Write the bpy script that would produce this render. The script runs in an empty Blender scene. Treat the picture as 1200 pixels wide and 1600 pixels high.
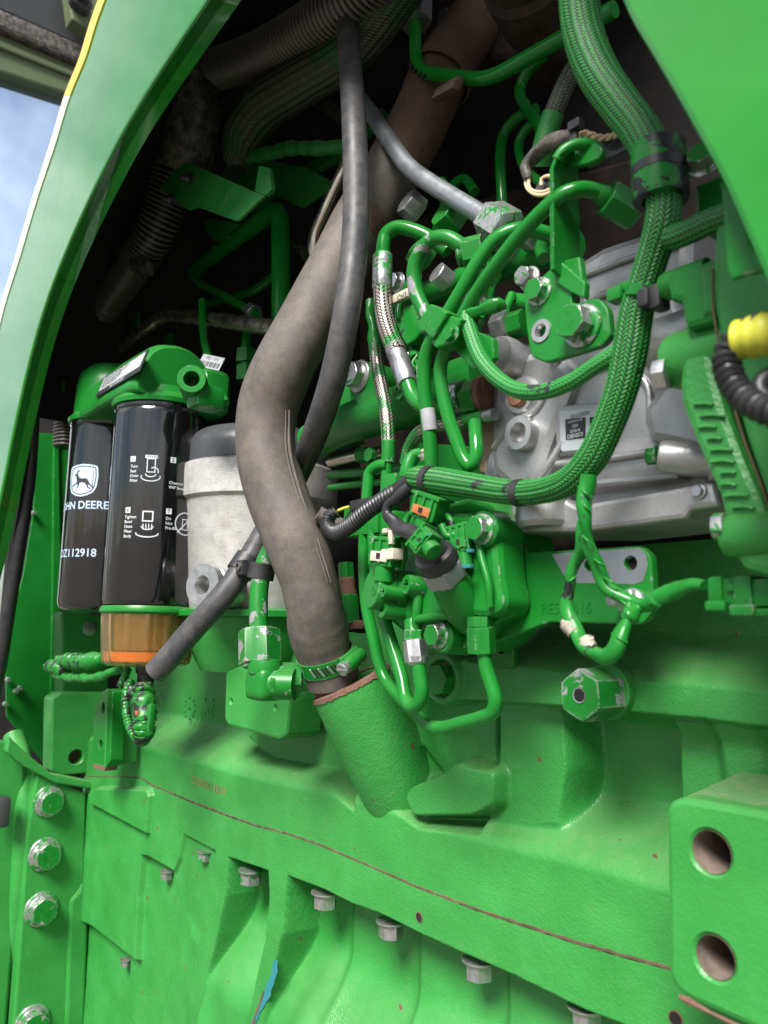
import bpy, bmesh, math, random
import numpy as np
from mathutils import Vector, Matrix, geometry, noise
random.seed(7)
C = bpy.context.scene
COL = C.collection
PI = math.pi

# ------------------------------------------------------------------ camera
# world: X along the engine (photo right), Y into the engine, Z up, camera at the origin
F = 1250.0
_a = Vector((-1038, -177, -F)).normalized()
_u = Vector((175, 8400, -F)); _u = (_u - _u.dot(_a) * _a).normalized()
XC = -_a; ZC = _u; YC = ZC.cross(XC)
ROT = Matrix((XC, YC, ZC))            # camera coords -> world coords
FWD = ROT @ Vector((0, 0, -1))
cam_d = bpy.data.cameras.new('camera'); cam = bpy.data.objects.new('camera', cam_d); COL.objects.link(cam)
cam.matrix_world = ROT.to_4x4()
cam_d.sensor_fit = 'VERTICAL'; cam_d.sensor_height = 36; cam_d.lens = F / 1600 * 36
cam_d.clip_start = 0.02; cam_d.clip_end = 500
cam_d.dof.use_dof = True; cam_d.dof.focus_distance = 0.86; cam_d.dof.aperture_fstop = 8.5
C.camera = cam

# ------------------------------------------------------------------ sky and sun
SUN_EL, SUN_ROT = math.radians(46), math.radians(153)
w = bpy.data.worlds.new('World'); C.world = w; w.use_nodes = True
nt = w.node_tree; nt.nodes.clear()
def wn(t, **k):
    n = nt.nodes.new(t)
    for a, b in k.items(): setattr(n, a, b)
    return n
sky = wn('ShaderNodeTexSky', sky_type='NISHITA', sun_disc=False, sun_elevation=SUN_EL, sun_rotation=SUN_ROT)
bg = wn('ShaderNodeBackground'); out = wn('ShaderNodeOutputWorld')
bg.inputs['Strength'].default_value = 0.052
tc = wn('ShaderNodeTexCoord'); nz = wn('ShaderNodeTexNoise')
nz.inputs['Scale'].default_value = 2.6; nz.inputs['Detail'].default_value = 7; nz.inputs['Roughness'].default_value = .58
rp = wn('ShaderNodeValToRGB'); rp.color_ramp.elements[0].position = .42; rp.color_ramp.elements[1].position = .62
mx = wn('ShaderNodeMix', data_type='RGBA'); mx.inputs['B'].default_value = (10.5, 10.8, 11.2, 1)
nt.links.new(tc.outputs['Generated'], nz.inputs['Vector']); nt.links.new(nz.outputs['Fac'], rp.inputs['Fac'])
nt.links.new(rp.outputs['Color'], mx.inputs['Factor']); nt.links.new(sky.outputs['Color'], mx.inputs['A'])
nt.links.new(mx.outputs['Result'], bg.inputs['Color']); nt.links.new(bg.outputs['Background'], out.inputs['Surface'])
sd = bpy.data.lights.new('sun', 'SUN'); sd.energy = 4.2; sd.angle = math.radians(24); sd.color = (1, .97, .92)
sun = bpy.data.objects.new('sun', sd); COL.objects.link(sun)
_sv = Vector((math.sin(SUN_ROT) * math.cos(SUN_EL), math.cos(SUN_ROT) * math.cos(SUN_EL), math.sin(SUN_EL)))
sun.rotation_euler = (-_sv).to_track_quat('-Z', 'Y').to_euler()
C.view_settings.view_transform = 'Standard'; C.view_settings.look = 'None'
C.view_settings.exposure = 1.1; C.view_settings.gamma = 1

# ------------------------------------------------------------------ placing by photograph measurements
def ray(x, y): return ROT @ Vector((x - 600, 800 - y, -F))
def P(x, y, Y): d = ray(x, y); return d * (Y / d.y)
def PX(x, y, X): d = ray(x, y); return d * (X / d.x)
def PZ(x, y, Z): d = ray(x, y); return d * (Z / d.z)
def M(px, p): return px * p.dot(FWD) / F          # length in metres of px pixels at point p
VX, VY, VZ = Vector((1, 0, 0)), Vector((0, 1, 0)), Vector((0, 0, 1))

# ------------------------------------------------------------------ objects
OFF = {}
def root_off(parent): return OFF[parent.name] if parent else Vector((0, 0, 0))
def tag(o, label=None, cat=None, group=None, kind=None):
    if label: o['label'] = label
    if cat: o['category'] = cat
    if group: o['group'] = group
    if kind: o['kind'] = kind
    return o
def thing(name, label, cat, loc, group=None):
    o = bpy.data.objects.new(name, None); COL.objects.link(o); o.location = loc; o.empty_display_size = .02
    OFF[o.name] = Vector(loc); return tag(o, label, cat, group)

class MB:
    def __init__(s): s.v = []; s.f = []; s.m = []; s.attr = {}; s.uv = None
    def add(s, verts, faces, m=0):
        b = len(s.v); s.v.extend([tuple(v) for v in verts]); s.f.extend([tuple(i + b for i in f) for f in faces]); s.m.extend([m] * len(faces)); return s
    def build(s, name, mats, parent=None, sharp=34, origin=None):
        off = root_off(parent)
        if parent is None:
            if origin is None:
                a = np.array(s.v); origin = Vector(((a[:, 0].min() + a[:, 0].max()) / 2, (a[:, 1].min() + a[:, 1].max()) / 2, a[:, 2].min()))
            off = Vector(origin)
        a = np.array(s.v, dtype=float) - np.array(off)
        me = bpy.data.meshes.new(name); me.from_pydata(a.tolist(), [], s.f)
        if not isinstance(mats, (list, tuple)): mats = [mats]
        for m in mats: me.materials.append(m)
        if len(mats) > 1: me.polygons.foreach_set('material_index', s.m)
        for k, vals in s.attr.items():
            at = me.attributes.new(k, 'FLOAT', 'POINT'); at.data.foreach_set('value', vals)
        me.update()
        if sharp is not None:
            me.polygons.foreach_set('use_smooth', [True] * len(me.polygons)); me.set_sharp_from_angle(angle=math.radians(sharp))
        o = bpy.data.objects.new(name, me); COL.objects.link(o)
        if parent: o.parent = parent; OFF[o.name] = off
        else: o.location = off; OFF[o.name] = off
        return o

def frame(axis):
    a = Vector(axis).normalized()
    t = VZ if abs(a.z) < .9 else VX
    e1 = t.cross(a).normalized(); e2 = a.cross(e1).normalized()
    return e1, e2, a

def lathe(mb, prof, org, axis, seg=32, m=0, cap0=True, cap1=True, sides=None):
    e1, e2, a = frame(axis); vs = []; fs = []; n = len(prof)
    for r, z in prof:
        for k in range(seg):
            t = 2 * PI * k / seg
            vs.append(org + a * z + (e1 * math.cos(t) + e2 * math.sin(t)) * r)
    for i in range(n - 1):
        for k in range(seg):
            k2 = (k + 1) % seg
            fs.append((i * seg + k, i * seg + k2, (i + 1) * seg + k2, (i + 1) * seg + k))
    if cap0: fs.append(tuple(reversed(range(seg))))
    if cap1: fs.append(tuple((n - 1) * seg + k for k in range(seg)))
    mb.add(vs, fs, m); return mb

def hexprism(mb, org, axis, r, h, ch=.12, m=0, mt=None, rot=0, z0=0):
    # hex head: chamfered far end with a round top face
    e1, e2, a = frame(axis); S = 24; vs = []; fs = []
    def hexr(t):
        t = (t - rot) % (PI / 3); return r * math.cos(PI / 6) / math.cos(t - PI / 6)
    c = r * ch
    rings = [(1, z0), (1, z0 + h - c * .8), ('mid', z0 + h - c * .3), ('top', z0 + h)]
    for kind, z in rings:
        for k in range(S):
            t = 2 * PI * k / S + rot
            hr = hexr(t)
            rr = hr if kind == 1 else (min(hr, r * .965) if kind == 'mid' else min(hr * .97, r * .89))
            vs.append(org + a * z + (e1 * math.cos(t) + e2 * math.sin(t)) * rr)
    for i in range(3):
        for k in range(S):
            k2 = (k + 1) % S; fs.append((i * S + k, i * S + k2, (i + 1) * S + k2, (i + 1) * S + k))
    mb.add(vs, fs, m); b = len(mb.v)
    mb.add([vs[3 * S + k] for k in range(S)], [tuple(range(S))], m if mt is None else mt)
    mb.add([vs[k] for k in range(S)], [tuple(reversed(range(S)))], m)
    return mb

def catmull(pts, rad, n=10):
    out = []; ro = []; k = len(pts)
    for i in range(k - 1):
        p0 = pts[max(i - 1, 0)]; p1 = pts[i]; p2 = pts[i + 1]; p3 = pts[min(i + 2, k - 1)]
        if i == 0: p0 = p1 * 2 - p2
        if i == k - 2: p3 = p2 * 2 - p1
        t0 = 0; t1 = t0 + max((p1 - p0).length, 1e-6) ** .5; t2 = t1 + max((p2 - p1).length, 1e-6) ** .5; t3 = t2 + max((p3 - p2).length, 1e-6) ** .5
        for j in range(n):
            t = t1 + (t2 - t1) * j / n
            A1 = p0 * ((t1 - t) / (t1 - t0)) + p1 * ((t - t0) / (t1 - t0))
            A2 = p1 * ((t2 - t) / (t2 - t1)) + p2 * ((t - t1) / (t2 - t1))
            A3 = p2 * ((t3 - t) / (t3 - t2)) + p3 * ((t - t2) / (t3 - t2))
            B1 = A1 * ((t2 - t) / (t2 - t0)) + A2 * ((t - t0) / (t2 - t0))
            B2 = A2 * ((t3 - t) / (t3 - t1)) + A3 * ((t - t1) / (t3 - t1))
            out.append(B1 * ((t2 - t) / (t2 - t1)) + B2 * ((t - t1) / (t2 - t1)))
            f = j / n; ro.append(rad[i] * (1 - f) + rad[i + 1] * f)
    out.append(pts[-1].copy()); ro.append(rad[-1]); return out, ro

def resample(pts, rad, ds):
    L = [0]
    for a, b in zip(pts, pts[1:]): L.append(L[-1] + (b - a).length)
    n = max(2, int(round(L[-1] / ds)) + 1); res = []; rr = []; j = 0
    for i in range(n):
        s = L[-1] * i / (n - 1)
        while j < len(L) - 2 and L[j + 1] < s: j += 1
        f = (s - L[j]) / max(L[j + 1] - L[j], 1e-9)
        res.append(pts[j].lerp(pts[j + 1], min(max(f, 0), 1))); rr.append(rad[j] + (rad[j + 1] - rad[j]) * min(max(f, 0), 1))
    return res, rr

def sweep(mb, pts, rad, seg=16, prof=None, m=0, cap=True, attr=None, hollow=0):
    # pts already dense; rad per point; prof(s, theta) -> (dr, attribute)
    n = len(pts); T = []
    for i in range(n):
        d = pts[min(i + 1, n - 1)] - pts[max(i - 1, 0)]; T.append(d.normalized() if d.length > 1e-9 else VZ)
    N = frame(T[0])[0]; vs = []; av = []; s = 0
    for i in range(n):
        if i:
            s += (pts[i] - pts[i - 1]).length
            N = (N - N.dot(T[i]) * T[i]).normalized()
        B = T[i].cross(N)
        for k in range(seg):
            t = 2 * PI * k / seg; r = rad[i]; h = 0
            if prof: dr, h = prof(s, t); r += dr
            vs.append(pts[i] + (N * math.cos(t) + B * math.sin(t)) * r); av.append(h)
    fs = []
    for i in range(n - 1):
        for k in range(seg):
            k2 = (k + 1) % seg; fs.append((i * seg + k, i * seg + k2, (i + 1) * seg + k2, (i + 1) * seg + k))
    if cap:
        fs.append(tuple(reversed(range(seg))))
        if not hollow: fs.append(tuple((n - 1) * seg + k for k in range(seg)))
    mb.add(vs, fs, m)
    if hollow:   # open far end with a bore
        e = pts[-1]; bb = len(vs); vv = [vs[(n - 1) * seg + k] for k in range(seg)]
        inn = [e + (v - e) * hollow for v in vv]; deep = [v - T[-1] * rad[-1] * 2 for v in inn]
        f2 = []
        for k in range(seg):
            k2 = (k + 1) % seg; f2.append((k, k2, seg + k2, seg + k)); f2.append((seg + k, seg + k2, 2 * seg + k2, 2 * seg + k))
        f2.append(tuple(2 * seg + k for k in range(seg)))
        mb.add(vv + inn + deep, f2, m); av += [0] * (3 * seg)
    if attr is not None: mb.attr.setdefault(attr, []).extend(av)
    return mb

def path(px, rpx=None, r=None):
    """px: list of (x, y, Y[, rpx]); constant radius r in metres, or taken from pixel radius"""
    pts = [P(q[0], q[1], q[2]) for q in px]
    if r is not None: rad = [r] * len(pts)
    elif len(px[0]) > 3: rad = [M(q[3], p) for q, p in zip(px, pts)]
    else:
        m = sum(M(rpx, p) for p in pts) / len(pts); rad = [m] * len(pts)
    return pts, rad

def tube(name, px, mat, parent=None, rpx=None, r=None, seg=16, ds=.003, prof=None, attr=None, hollow=0, world=None, n=10, sharp=50):
    pts, rad = world if world else path(px, rpx, r)
    pts, rad = catmull(pts, rad, n); pts, rad = resample(pts, rad, ds)
    mb = MB(); sweep(mb, pts, rad, seg, prof, attr=attr, hollow=hollow)
    return mb.build(name, mat, parent, sharp=sharp)

def bend(px, rb, n=9):
    """straight runs joined by round bends; px (x, y, Y), rb bend radius in px"""
    W = [P(*q) for q in px]; out = [W[0]]
    for i in range(1, len(W) - 1):
        a, b = W[i - 1] - W[i], W[i + 1] - W[i]; q = min(M(rb, W[i]), a.length * .48, b.length * .48)
        A, B = W[i] + a.normalized() * q, W[i] + b.normalized() * q
        for j in range(n + 1):
            t = j / n; out.append(A * (1 - t) ** 2 + W[i] * (2 * t * (1 - t)) + B * t * t)
    out.append(W[-1]); return out
def bent(name, px, mat, parent=None, rpx=8, rb=30, seg=20):
    pts = bend(px, rb); m = sum(M(rpx, p) for p in pts) / len(pts)
    pts, rad = resample(pts, [m] * len(pts), .003); mb = MB(); sweep(mb, pts, rad, seg); return mb.build(name, mat, parent, sharp=50)
def corrugated(pitch, amp):
    def f(s, t):
        c = (s / pitch) % 1
        k = 1 if c < .5 else -1
        u = math.sin(2 * PI * c); u = math.copysign(abs(u) ** .6, u)
        return amp * u, u * .5 + .5
    return f
def braid(cols, pitch, amp, slope=1.0, seed=0):
    rnd = random.Random(seed); ph = [rnd.random() for _ in range(cols)]
    def f(s, t):
        c = t / (2 * PI) * cols; k = int(c) % cols; u = c - int(c)
        q = s / pitch + .35 * noise.noise(Vector((s * 45, k * 1.7, seed + 3.1))) + ph[k] * .12 + (slope if k % 2 else -slope) * (u - .5) + (0 if k % 2 == 0 else .5)
        h = abs(math.sin(PI * q)) ** .7 * (math.sin(PI * min(max(u, .04), .96)) ** .4)
        return amp * (h - .6), h
    return f

def inset2(poly, d):
    n = len(poly); out = []
    for i in range(n):
        p0, p1, p2 = poly[i - 1], poly[i], poly[(i + 1) % n]
        a = (p1 - p0); b = (p2 - p1)
        if a.length < 1e-9 or b.length < 1e-9: out.append(p1.copy()); continue
        a.normalize(); b.normalize()
        na = Vector((-a.y, a.x)); nb = Vector((-b.y, b.x)); m = na + nb
        if m.length < .2: out.append(p1 + na * d); continue
        m.normalize(); k = max(m.dot(na), .35); out.append(p1 + m * (d / k))
    return out
def area2(p): return sum(p[i - 1].x * p[i].y - p[i].x * p[i - 1].y for i in range(len(p))) / 2
def rpoly(poly, r, n=5):
    """round the corners of a 2-D polygon; r number or list"""
    out = []; k = len(poly)
    for i in range(k):
        p0, p1, p2 = poly[i - 1], poly[i], poly[(i + 1) % k]; ri = r[i] if isinstance(r, (list, tuple)) else r
        a = p0 - p1; b = p2 - p1; q = min(ri, a.length * .48, b.length * .48)
        if q < 1e-5: out.append(p1.copy()); continue
        A = p1 + a.normalized() * q; B = p1 + b.normalized() * q
        for j in range(n + 1):
            t = j / n; out.append(A * (1 - t) ** 2 + p1 * (2 * t * (1 - t)) + B * t * t)
    return out
def circ2(c, r, n=24, ry=None): return [Vector((c[0] + r * math.cos(2 * PI * k / n), c[1] + (ry or r) * math.sin(2 * PI * k / n))) for k in range(n)]

def plate2(mb, poly, holes, org, ex, ey, th, bev=.0012, m=0, mh=None, back=False):
    """extruded plate; poly in (ex, ey) coordinates, front face at org, thickness towards -n"""
    nrm = ex.cross(ey)
    if area2(poly) < 0: poly = poly[::-1]
    W = lambda p, z: org + ex * p.x + ey * p.y - nrm * z
    ins = inset2(poly, bev); mid = inset2(poly, bev * .3)
    hs = []
    for h in holes:
        if area2(h) > 0: h = h[::-1]
        hs.append(h)
    allp = ins[:]; faces_in = [list(range(len(ins)))]
    hin = []
    for h in hs:
        hi = inset2(h, bev * .6); faces_in.append(list(range(len(allp), len(allp) + len(hi)))); allp = allp + hi; hin.append(hi)
    res = geometry.delaunay_2d_cdt([Vector(p) for p in allp], [], faces_in, 2 if hs else 1, 1e-7)
    vs2, fs2 = res[0], res[2]
    fr = []
    for f in fs2:
        q = [vs2[i] for i in f]
        if hs:
            c = sum(q, Vector((0, 0))) / len(q)
            if any(inside(c, h) for h in hin): continue
        fr.append(tuple(f) if area2(q) > 0 else tuple(reversed(f)))
    mb.add([W(v, 0) for v in vs2], fr, m)
    def ringjoin(A, za, B, zb, mm):
        n = len(A); mb.add([W(p, za) for p in A] + [W(p, zb) for p in B], [(k, n + k, n + (k + 1) % n, (k + 1) % n) for k in range(n)], mm)
    ringjoin(ins, 0, mid, bev * .3, m); ringjoin(mid, bev * .3, poly, bev, m); ringjoin(poly, bev, poly, th, m)
    for h, hi in zip(hs, hin):
        ringjoin(hi, 0, h, bev * .6, m); ringjoin(h, bev * .6, h, th, m if mh is None else mh)
    if back: mb.add([W(p, th) for p in poly], [tuple(reversed(range(len(poly))))], m)
    return mb
def inside(p, poly):
    c = False; n = len(poly)
    for i in range(n):
        a, b = poly[i - 1], poly[i]
        if (a.y > p.y) != (b.y > p.y) and p.x < (b.x - a.x) * (p.y - a.y) / (b.y - a.y) + a.x: c = not c
    return c

def plate(name, px, Y, th, mat, parent=None, r=0, holes=(), bev=.0012, face='Y', back=True, mh=None, sharp=34):
    """px outline on plane Y=const (facing the viewer) or X=const (face='X', facing +X) or Z (facing up);
    holes: (px, py, r_px) circles; r: corner radius in px"""
    mb = MB(); plate_mb(mb, px, Y, th, r, holes, bev, face, back, 0, mh)
    return mb.build(name, mat, parent, sharp=sharp)
def plate_mb(mb, px, Y, th, r=0, holes=(), bev=.0012, face='Y', back=True, m=0, mh=None):
    if face == 'Y': pr = P; ex, ey = VX, VZ; f2 = lambda p: Vector((p.x, p.z)); org = Vector((0, Y, 0))
    elif face == 'X': pr = PX; ex, ey = VY, VZ; f2 = lambda p: Vector((p.y, p.z)); org = Vector((Y, 0, 0))
    else: pr = PZ; ex, ey = VX, VY; f2 = lambda p: Vector((p.x, p.y)); org = Vector((0, 0, Y))
    W = [pr(x, y, Y) for x, y in px]
    poly = [f2(p) for p in W]
    if r:
        c = sum(W, Vector()) / len(W)
        poly = rpoly(poly, [M(q, c) for q in r] if isinstance(r, (list, tuple)) else M(r, c))
    hs = []
    for h in holes:
        p = pr(h[0], h[1], Y); hs.append(circ2(f2(p), M(h[2], p), 28))
    plate2(mb, poly, hs, org, ex, ey, th, bev, m, mh, back)
    return mb

def rbox(mb, c, ex, ey, ez, sx, sy, sz, bev=.001, m=0, seg=2):
    bm = bmesh.new(); bmesh.ops.create_cube(bm, size=1)
    for v in bm.verts: v.co = Vector((v.co.x * sx, v.co.y * sy, v.co.z * sz))
    bmesh.ops.bevel(bm, geom=list(bm.edges), offset=bev, segments=seg, profile=.6, affect='EDGES')
    bm.verts.index_update()
    mb.add([c + ex * v.co.x + ey * v.co.y + ez * v.co.z for v in bm.verts], [tuple(v.index for v in f.verts) for f in bm.faces], m)
    bm.free(); return mb

# text turned into a mesh in its own plane (x right, y up), centred
def text2(s, size, bold=.0, align='CENTER'):
    cu = bpy.data.curves.new('text', 'FONT'); cu.body = s; cu.size = size; cu.align_x = align; cu.align_y = 'CENTER'; cu.offset = bold * size; cu.resolution_u = 3
    ob = bpy.data.objects.new('text', cu); me = ob.to_mesh()
    vs = [v.co.copy() for v in me.vertices]; fs = [tuple(p.vertices) for p in me.polygons]
    ob.to_mesh_clear(); bpy.data.objects.remove(ob); bpy.data.curves.remove(cu)
    return vs, fs
def text_flat(mb, s, size, org, ex, ey, lift=.0004, m=0, bold=0, align='CENTER'):
    vs, fs = text2(s, size, bold, align); n = ex.cross(ey)
    mb.add([org + ex * v.x + ey * v.y + n * lift for v in vs], fs, m); return mb

# ------------------------------------------------------------------ materials
class NB:
    def __init__(s, name):
        s.m = bpy.data.materials.new(name); s.m.use_nodes = True; s.t = s.m.node_tree; s.n = s.t.nodes
        s.b = s.n['Principled BSDF']; s.tc = s.n.new('ShaderNodeTexCoord')
    def link(s, a, b): s.t.links.new(a, b)
    def noise(s, scale, detail=4, rough=.55, co=None, dist=0):
        k = s.n.new('ShaderNodeTexNoise'); k.inputs['Scale'].default_value = scale; k.inputs['Detail'].default_value = detail
        k.inputs['Roughness'].default_value = rough; k.inputs['Distortion'].default_value = dist
        s.link(co or s.tc.outputs['Object'], k.inputs['Vector']); return k.outputs['Fac']
    def ramp(s, v, a, b, ca=0, cb=1):
        k = s.n.new('ShaderNodeMapRange'); k.inputs['From Min'].default_value = a; k.inputs['From Max'].default_value = b
        k.inputs['To Min'].default_value = ca; k.inputs['To Max'].default_value = cb; s.link(v, k.inputs['Value']); return k.outputs['Result']
    def mix(s, f, a, b):
        k = s.n.new('ShaderNodeMix'); k.data_type = 'RGBA'
        for nm, v in (('Factor', f), ('A', a), ('B', b)):
            if isinstance(v, (int, float)): k.inputs[nm].default_value = v
            elif isinstance(v, tuple): k.inputs[nm].default_value = (*v, 1)
            else: s.link(v, k.inputs[nm])
        return k.outputs['Result']
    def math(s, op, a, b=None):
        k = s.n.new('ShaderNodeMath'); k.operation = op
        for i, v in enumerate((a, b)):
            if v is None: continue
            if isinstance(v, (int, float)): k.inputs[i].default_value = v
            else: s.link(v, k.inputs[i])
        return k.outputs[0]
    def attr(s, name):
        k = s.n.new('ShaderNodeAttribute'); k.attribute_name = name; return k.outputs['Fac']
    def up(s):
        g = s.n.new('ShaderNodeNewGeometry'); x = s.n.new('ShaderNodeSeparateXYZ'); s.link(g.outputs['True Normal'], x.inputs[0]); return x.outputs['Z']
    def point(s):
        g = s.n.new('ShaderNodeNewGeometry'); return g.outputs['Pointiness']
    def set(s, k, v):
        if isinstance(v, (int, float)): s.b.inputs[k].default_value = v
        elif isinstance(v, tuple): s.b.inputs[k].default_value = (*v, 1) if len(v) == 3 else v
        else: s.link(v, s.b.inputs[k])
    def bump(s, h, strength=.3, dist=.001, prev=None):
        k = s.n.new('ShaderNodeBump'); k.inputs['Strength'].default_value = strength; k.inputs['Distance'].default_value = dist
        s.link(h, k.inputs['Height'])
        if prev: s.link(prev, k.inputs['Normal'])
        s.link(k.outputs['Normal'], s.b.inputs['Normal']); return k.outputs['Normal']

G1, G2 = (.006, .140, .014), (.010, .175, .022)
GC1, GC2 = (.025, .205, .035), (.037, .252, .049)
DUST = (.30, .27, .20)
def paint(name, rough=.32, flecks=0, worn=0, spec=.32, coat_ior=1.5, cast=0, cscale=420, chip=None, chipcol=(.19, .19, .20), dust=.25, edge=0, soil=.15, coat=.0, g1=G1, g2=G2, chipscale=70):
    b = NB(name)
    col = b.mix(b.ramp(b.noise(14, 5), .35, .68), g1, g2)
    col = b.mix(b.ramp(b.noise(230, 3, .7), .62, .8, 0, soil), col, (.10, .16, .06))
    # dust lying on what faces up
    up = b.ramp(b.up(), .25, .95, 0, dust)
    col = b.mix(b.math('MULTIPLY', up, b.ramp(b.noise(60, 6, .7), .3, .75, .25, 1)), col, DUST)
    col = b.mix(b.ramp(b.noise(38, 8, .72), .56, .85, 0, dust * .5), col, DUST)
    r = b.ramp(b.noise(45, 5), .3, .7, rough - .08, rough + .12)
    if chip:
        k = b.ramp(b.noise(chipscale, 6, .62, dist=.6), chip, chip + .012)
        col = b.mix(k, col, b.mix(b.noise(300, 3), chipcol, tuple(c * 1.35 for c in chipcol)))
        r2 = b.n.new('ShaderNodeMix'); b.link(k, r2.inputs[0]); b.link(r, r2.inputs[2]); r2.inputs[3].default_value = .42; r = r2.outputs[0]
    if flecks:    # a few rusty chips
        col = b.mix(b.ramp(b.noise(62, 2, .5), flecks, flecks + .01), col, (.13, .06, .04))
    if worn:      # paint rubbed off along edges
        bv = b.n.new('ShaderNodeBevel'); bv.samples = 4; bv.inputs['Radius'].default_value = .0022
        g = b.n.new('ShaderNodeNewGeometry'); dt = b.n.new('ShaderNodeVectorMath'); dt.operation = 'DOT_PRODUCT'
        b.link(bv.outputs[0], dt.inputs[0]); b.link(g.outputs['Normal'], dt.inputs[1])
        e = b.ramp(dt.outputs['Value'], .99, .90); e = b.math('MULTIPLY', e, b.ramp(b.noise(90, 5, .7), worn, worn + .05))
        e = b.ramp(e, .25, .4); col = b.mix(e, col, (.24, .26, .24)); r = b.ramp(e, 0, 1, .34, .4)
    if edge:
        pz = b.math('ADD', b.point(), b.math('MULTIPLY', b.math('SUBTRACT', b.noise(120, 5, .7), .5), .22))
        k = b.ramp(pz, edge, edge + .02); col = b.mix(k, col, (.42, .42, .42))
    b.set('Base Color', col); b.set('Roughness', r); b.set('Specular IOR Level', spec)
    if coat: b.set('Coat Weight', coat); b.set('Coat Roughness', .04); b.set('Coat IOR', coat_ior)
    pn = None
    if chip: pn = b.bump(b.math('SUBTRACT', 1, k), .5, .0004)
    if cast:
        h = b.math('ADD', b.noise(cscale, 3, .55), b.math('MULTIPLY', b.noise(cscale * .3, 3), .8)); b.bump(h, cast, .0022, pn)
    else: b.bump(b.noise(160, 3), .08, .0006, pn)
    return b.m
def metal(name, c1, c2, rough=.4, metallic=1., scale=60, bump=.15, bscale=600, dust=.2, dustcol=DUST, green=0, spots=0):
    b = NB(name); col = b.mix(b.ramp(b.noise(scale, 6, .65), .3, .7), c1, c2)
    if spots: col = b.mix(b.ramp(b.noise(850, 2, .6), .55, .75, 0, spots), col, tuple(x * .3 for x in c1))
    d = b.ramp(b.noise(scale * .7, 7, .7), .5, .8, 0, dust); d = b.math('MAXIMUM', d, b.ramp(b.up(), .5, 1, 0, dust))
    col = b.mix(d, col, dustcol); mt = b.ramp(d, 0, 1, metallic, metallic * .4)
    if green:
        k = b.ramp(b.noise(120, 6, .6, dist=.5), green, green + .03); col = b.mix(k, col, G2); mt = b.math('MULTIPLY', mt, b.math('SUBTRACT', 1, k))
    b.set('Base Color', col); b.set('Metallic', mt); b.set('Roughness', b.ramp(b.noise(scale * 1.5, 5), .3, .7, rough - .1, rough + .12))
    b.bump(b.noise(bscale, 4, .6), bump, .0006); return b.m
def rough_mat(name, c1, c2, rough=.7, dust=.5, dustcol=DUST, scale=30, bump=.2, bscale=500, spec=.3, streak=None):
    b = NB(name); col = b.mix(b.ramp(b.noise(scale, 7, .68), .3, .7), c1, c2)
    d = b.ramp(b.noise(scale * 1.6, 8, .75), .42, .75, 0, dust); col = b.mix(d, col, dustcol)
    b.set('Base Color', col); b.set('Roughness', b.ramp(b.noise(scale * 2, 4), .3, .7, rough - .08, rough + .1)); b.set('Specular IOR Level', spec)
    b.bump(b.noise(bscale, 5, .65), bump, .0006); return b.m
def braid_mat(name, outer, outer2, inner, lo=.15, hi=.45, patch=None, patchcol=None, pth=.6, pscale=26, rough=.5, metallic=0, pmetal=0):
    b = NB(name); col = b.mix(b.noise(200, 4, .7), outer, outer2); mt = metallic
    if patch is not None:
        k = b.ramp(b.noise(pscale, 5, .6, dist=.4), pth, pth + .03); col = b.mix(k, col, patchcol); mt = b.math('MULTIPLY', k, pmetal)
    h = b.attr('weave'); col = b.mix(b.ramp(h, lo, hi), inner, col)
    b.set('Base Color', col); b.set('Roughness', rough); b.set('Metallic', mt); b.bump(b.noise(900, 3), .2, .0004); return b.m
def plain(name, c, rough=.5, spec=.5, metallic=0, bump=0, **k):
    b = NB(name); b.set('Base Color', b.mix(b.noise(90, 5, .7), tuple(x * .85 for x in c), tuple(min(1, x * 1.12) for x in c)))
    b.set('Roughness', b.ramp(b.noise(70, 4), .3, .7, max(rough - .05, .02), rough + .08)); b.set('Specular IOR Level', spec); b.set('Metallic', metallic)
    for a, v in k.items(): b.set(a.replace('_', ' '), v)
    if bump: b.bump(b.noise(500, 4), bump, .0006)
    return b.m

PAINT = paint('green_paint', .24, dust=.12, soil=.1, worn=.58)
PAINT_W = paint('green_paint_chipped', .30, chip=.66, dust=.15, worn=.55)
PAINT_WW = paint('green_paint_badly_chipped', .32, chip=.57, dust=.15, chipscale=48, worn=.42)
PAINT_T = paint('green_paint_tube', .17, chip=.73, dust=.1, soil=.08, chipscale=40)
PAINT_TW = paint('green_paint_tube_chipped', .19, chip=.64, dust=.1, chipscale=38)
CAST = paint('green_paint_on_casting', .33, spec=.42, flecks=.74, cast=.36, cscale=430, dust=.27, soil=.10, g1=GC1, g2=GC2)
CASTF = paint('green_paint_on_fine_casting', .36, cast=.22, cscale=420, dust=.18, g1=GC1, g2=GC2)
CASTD = paint('green_paint_dusty_casting', .45, cast=.5, cscale=380, dust=.55, soil=.4, g1=GC1, g2=GC2)
HOOD = paint('hood_paint', .16, dust=.05, soil=.03, coat=1.0, coat_ior=1.5, spec=.16, g1=(.012, .175, .014), g2=(.015, .20, .018))
DARKG = paint('green_paint_grimy', .45, cast=.2, dust=.75, soil=.6, g1=(.010, .12, .018), g2=(.016, .17, .03))
ALU = metal('cast_aluminium', (.32, .32, .325), (.50, .50, .505), .40, .7, 26, .4, 520, .3, (.20, .18, .15), spots=.3)
ALUF = metal('sand_cast_aluminium', (.40, .39, .37), (.58, .57, .55), .5, .55, 45, .7, 420, .3, (.32, .29, .25), spots=.6)
ALUP = metal('aluminium_pipe', (.28, .30, .32), (.36, .38, .40), .42, .8, 25, .06, 300, .15)
ZINC = metal('zinc_plated_steel', (.34, .34, .34), (.52, .52, .51), .36, .85, 120, .1, 700, .1)
ZINCG = metal('zinc_steel_half_painted', (.32, .32, .32), (.48, .48, .47), .38, .8, 120, .1, 700, .1, green=.52)
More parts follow.
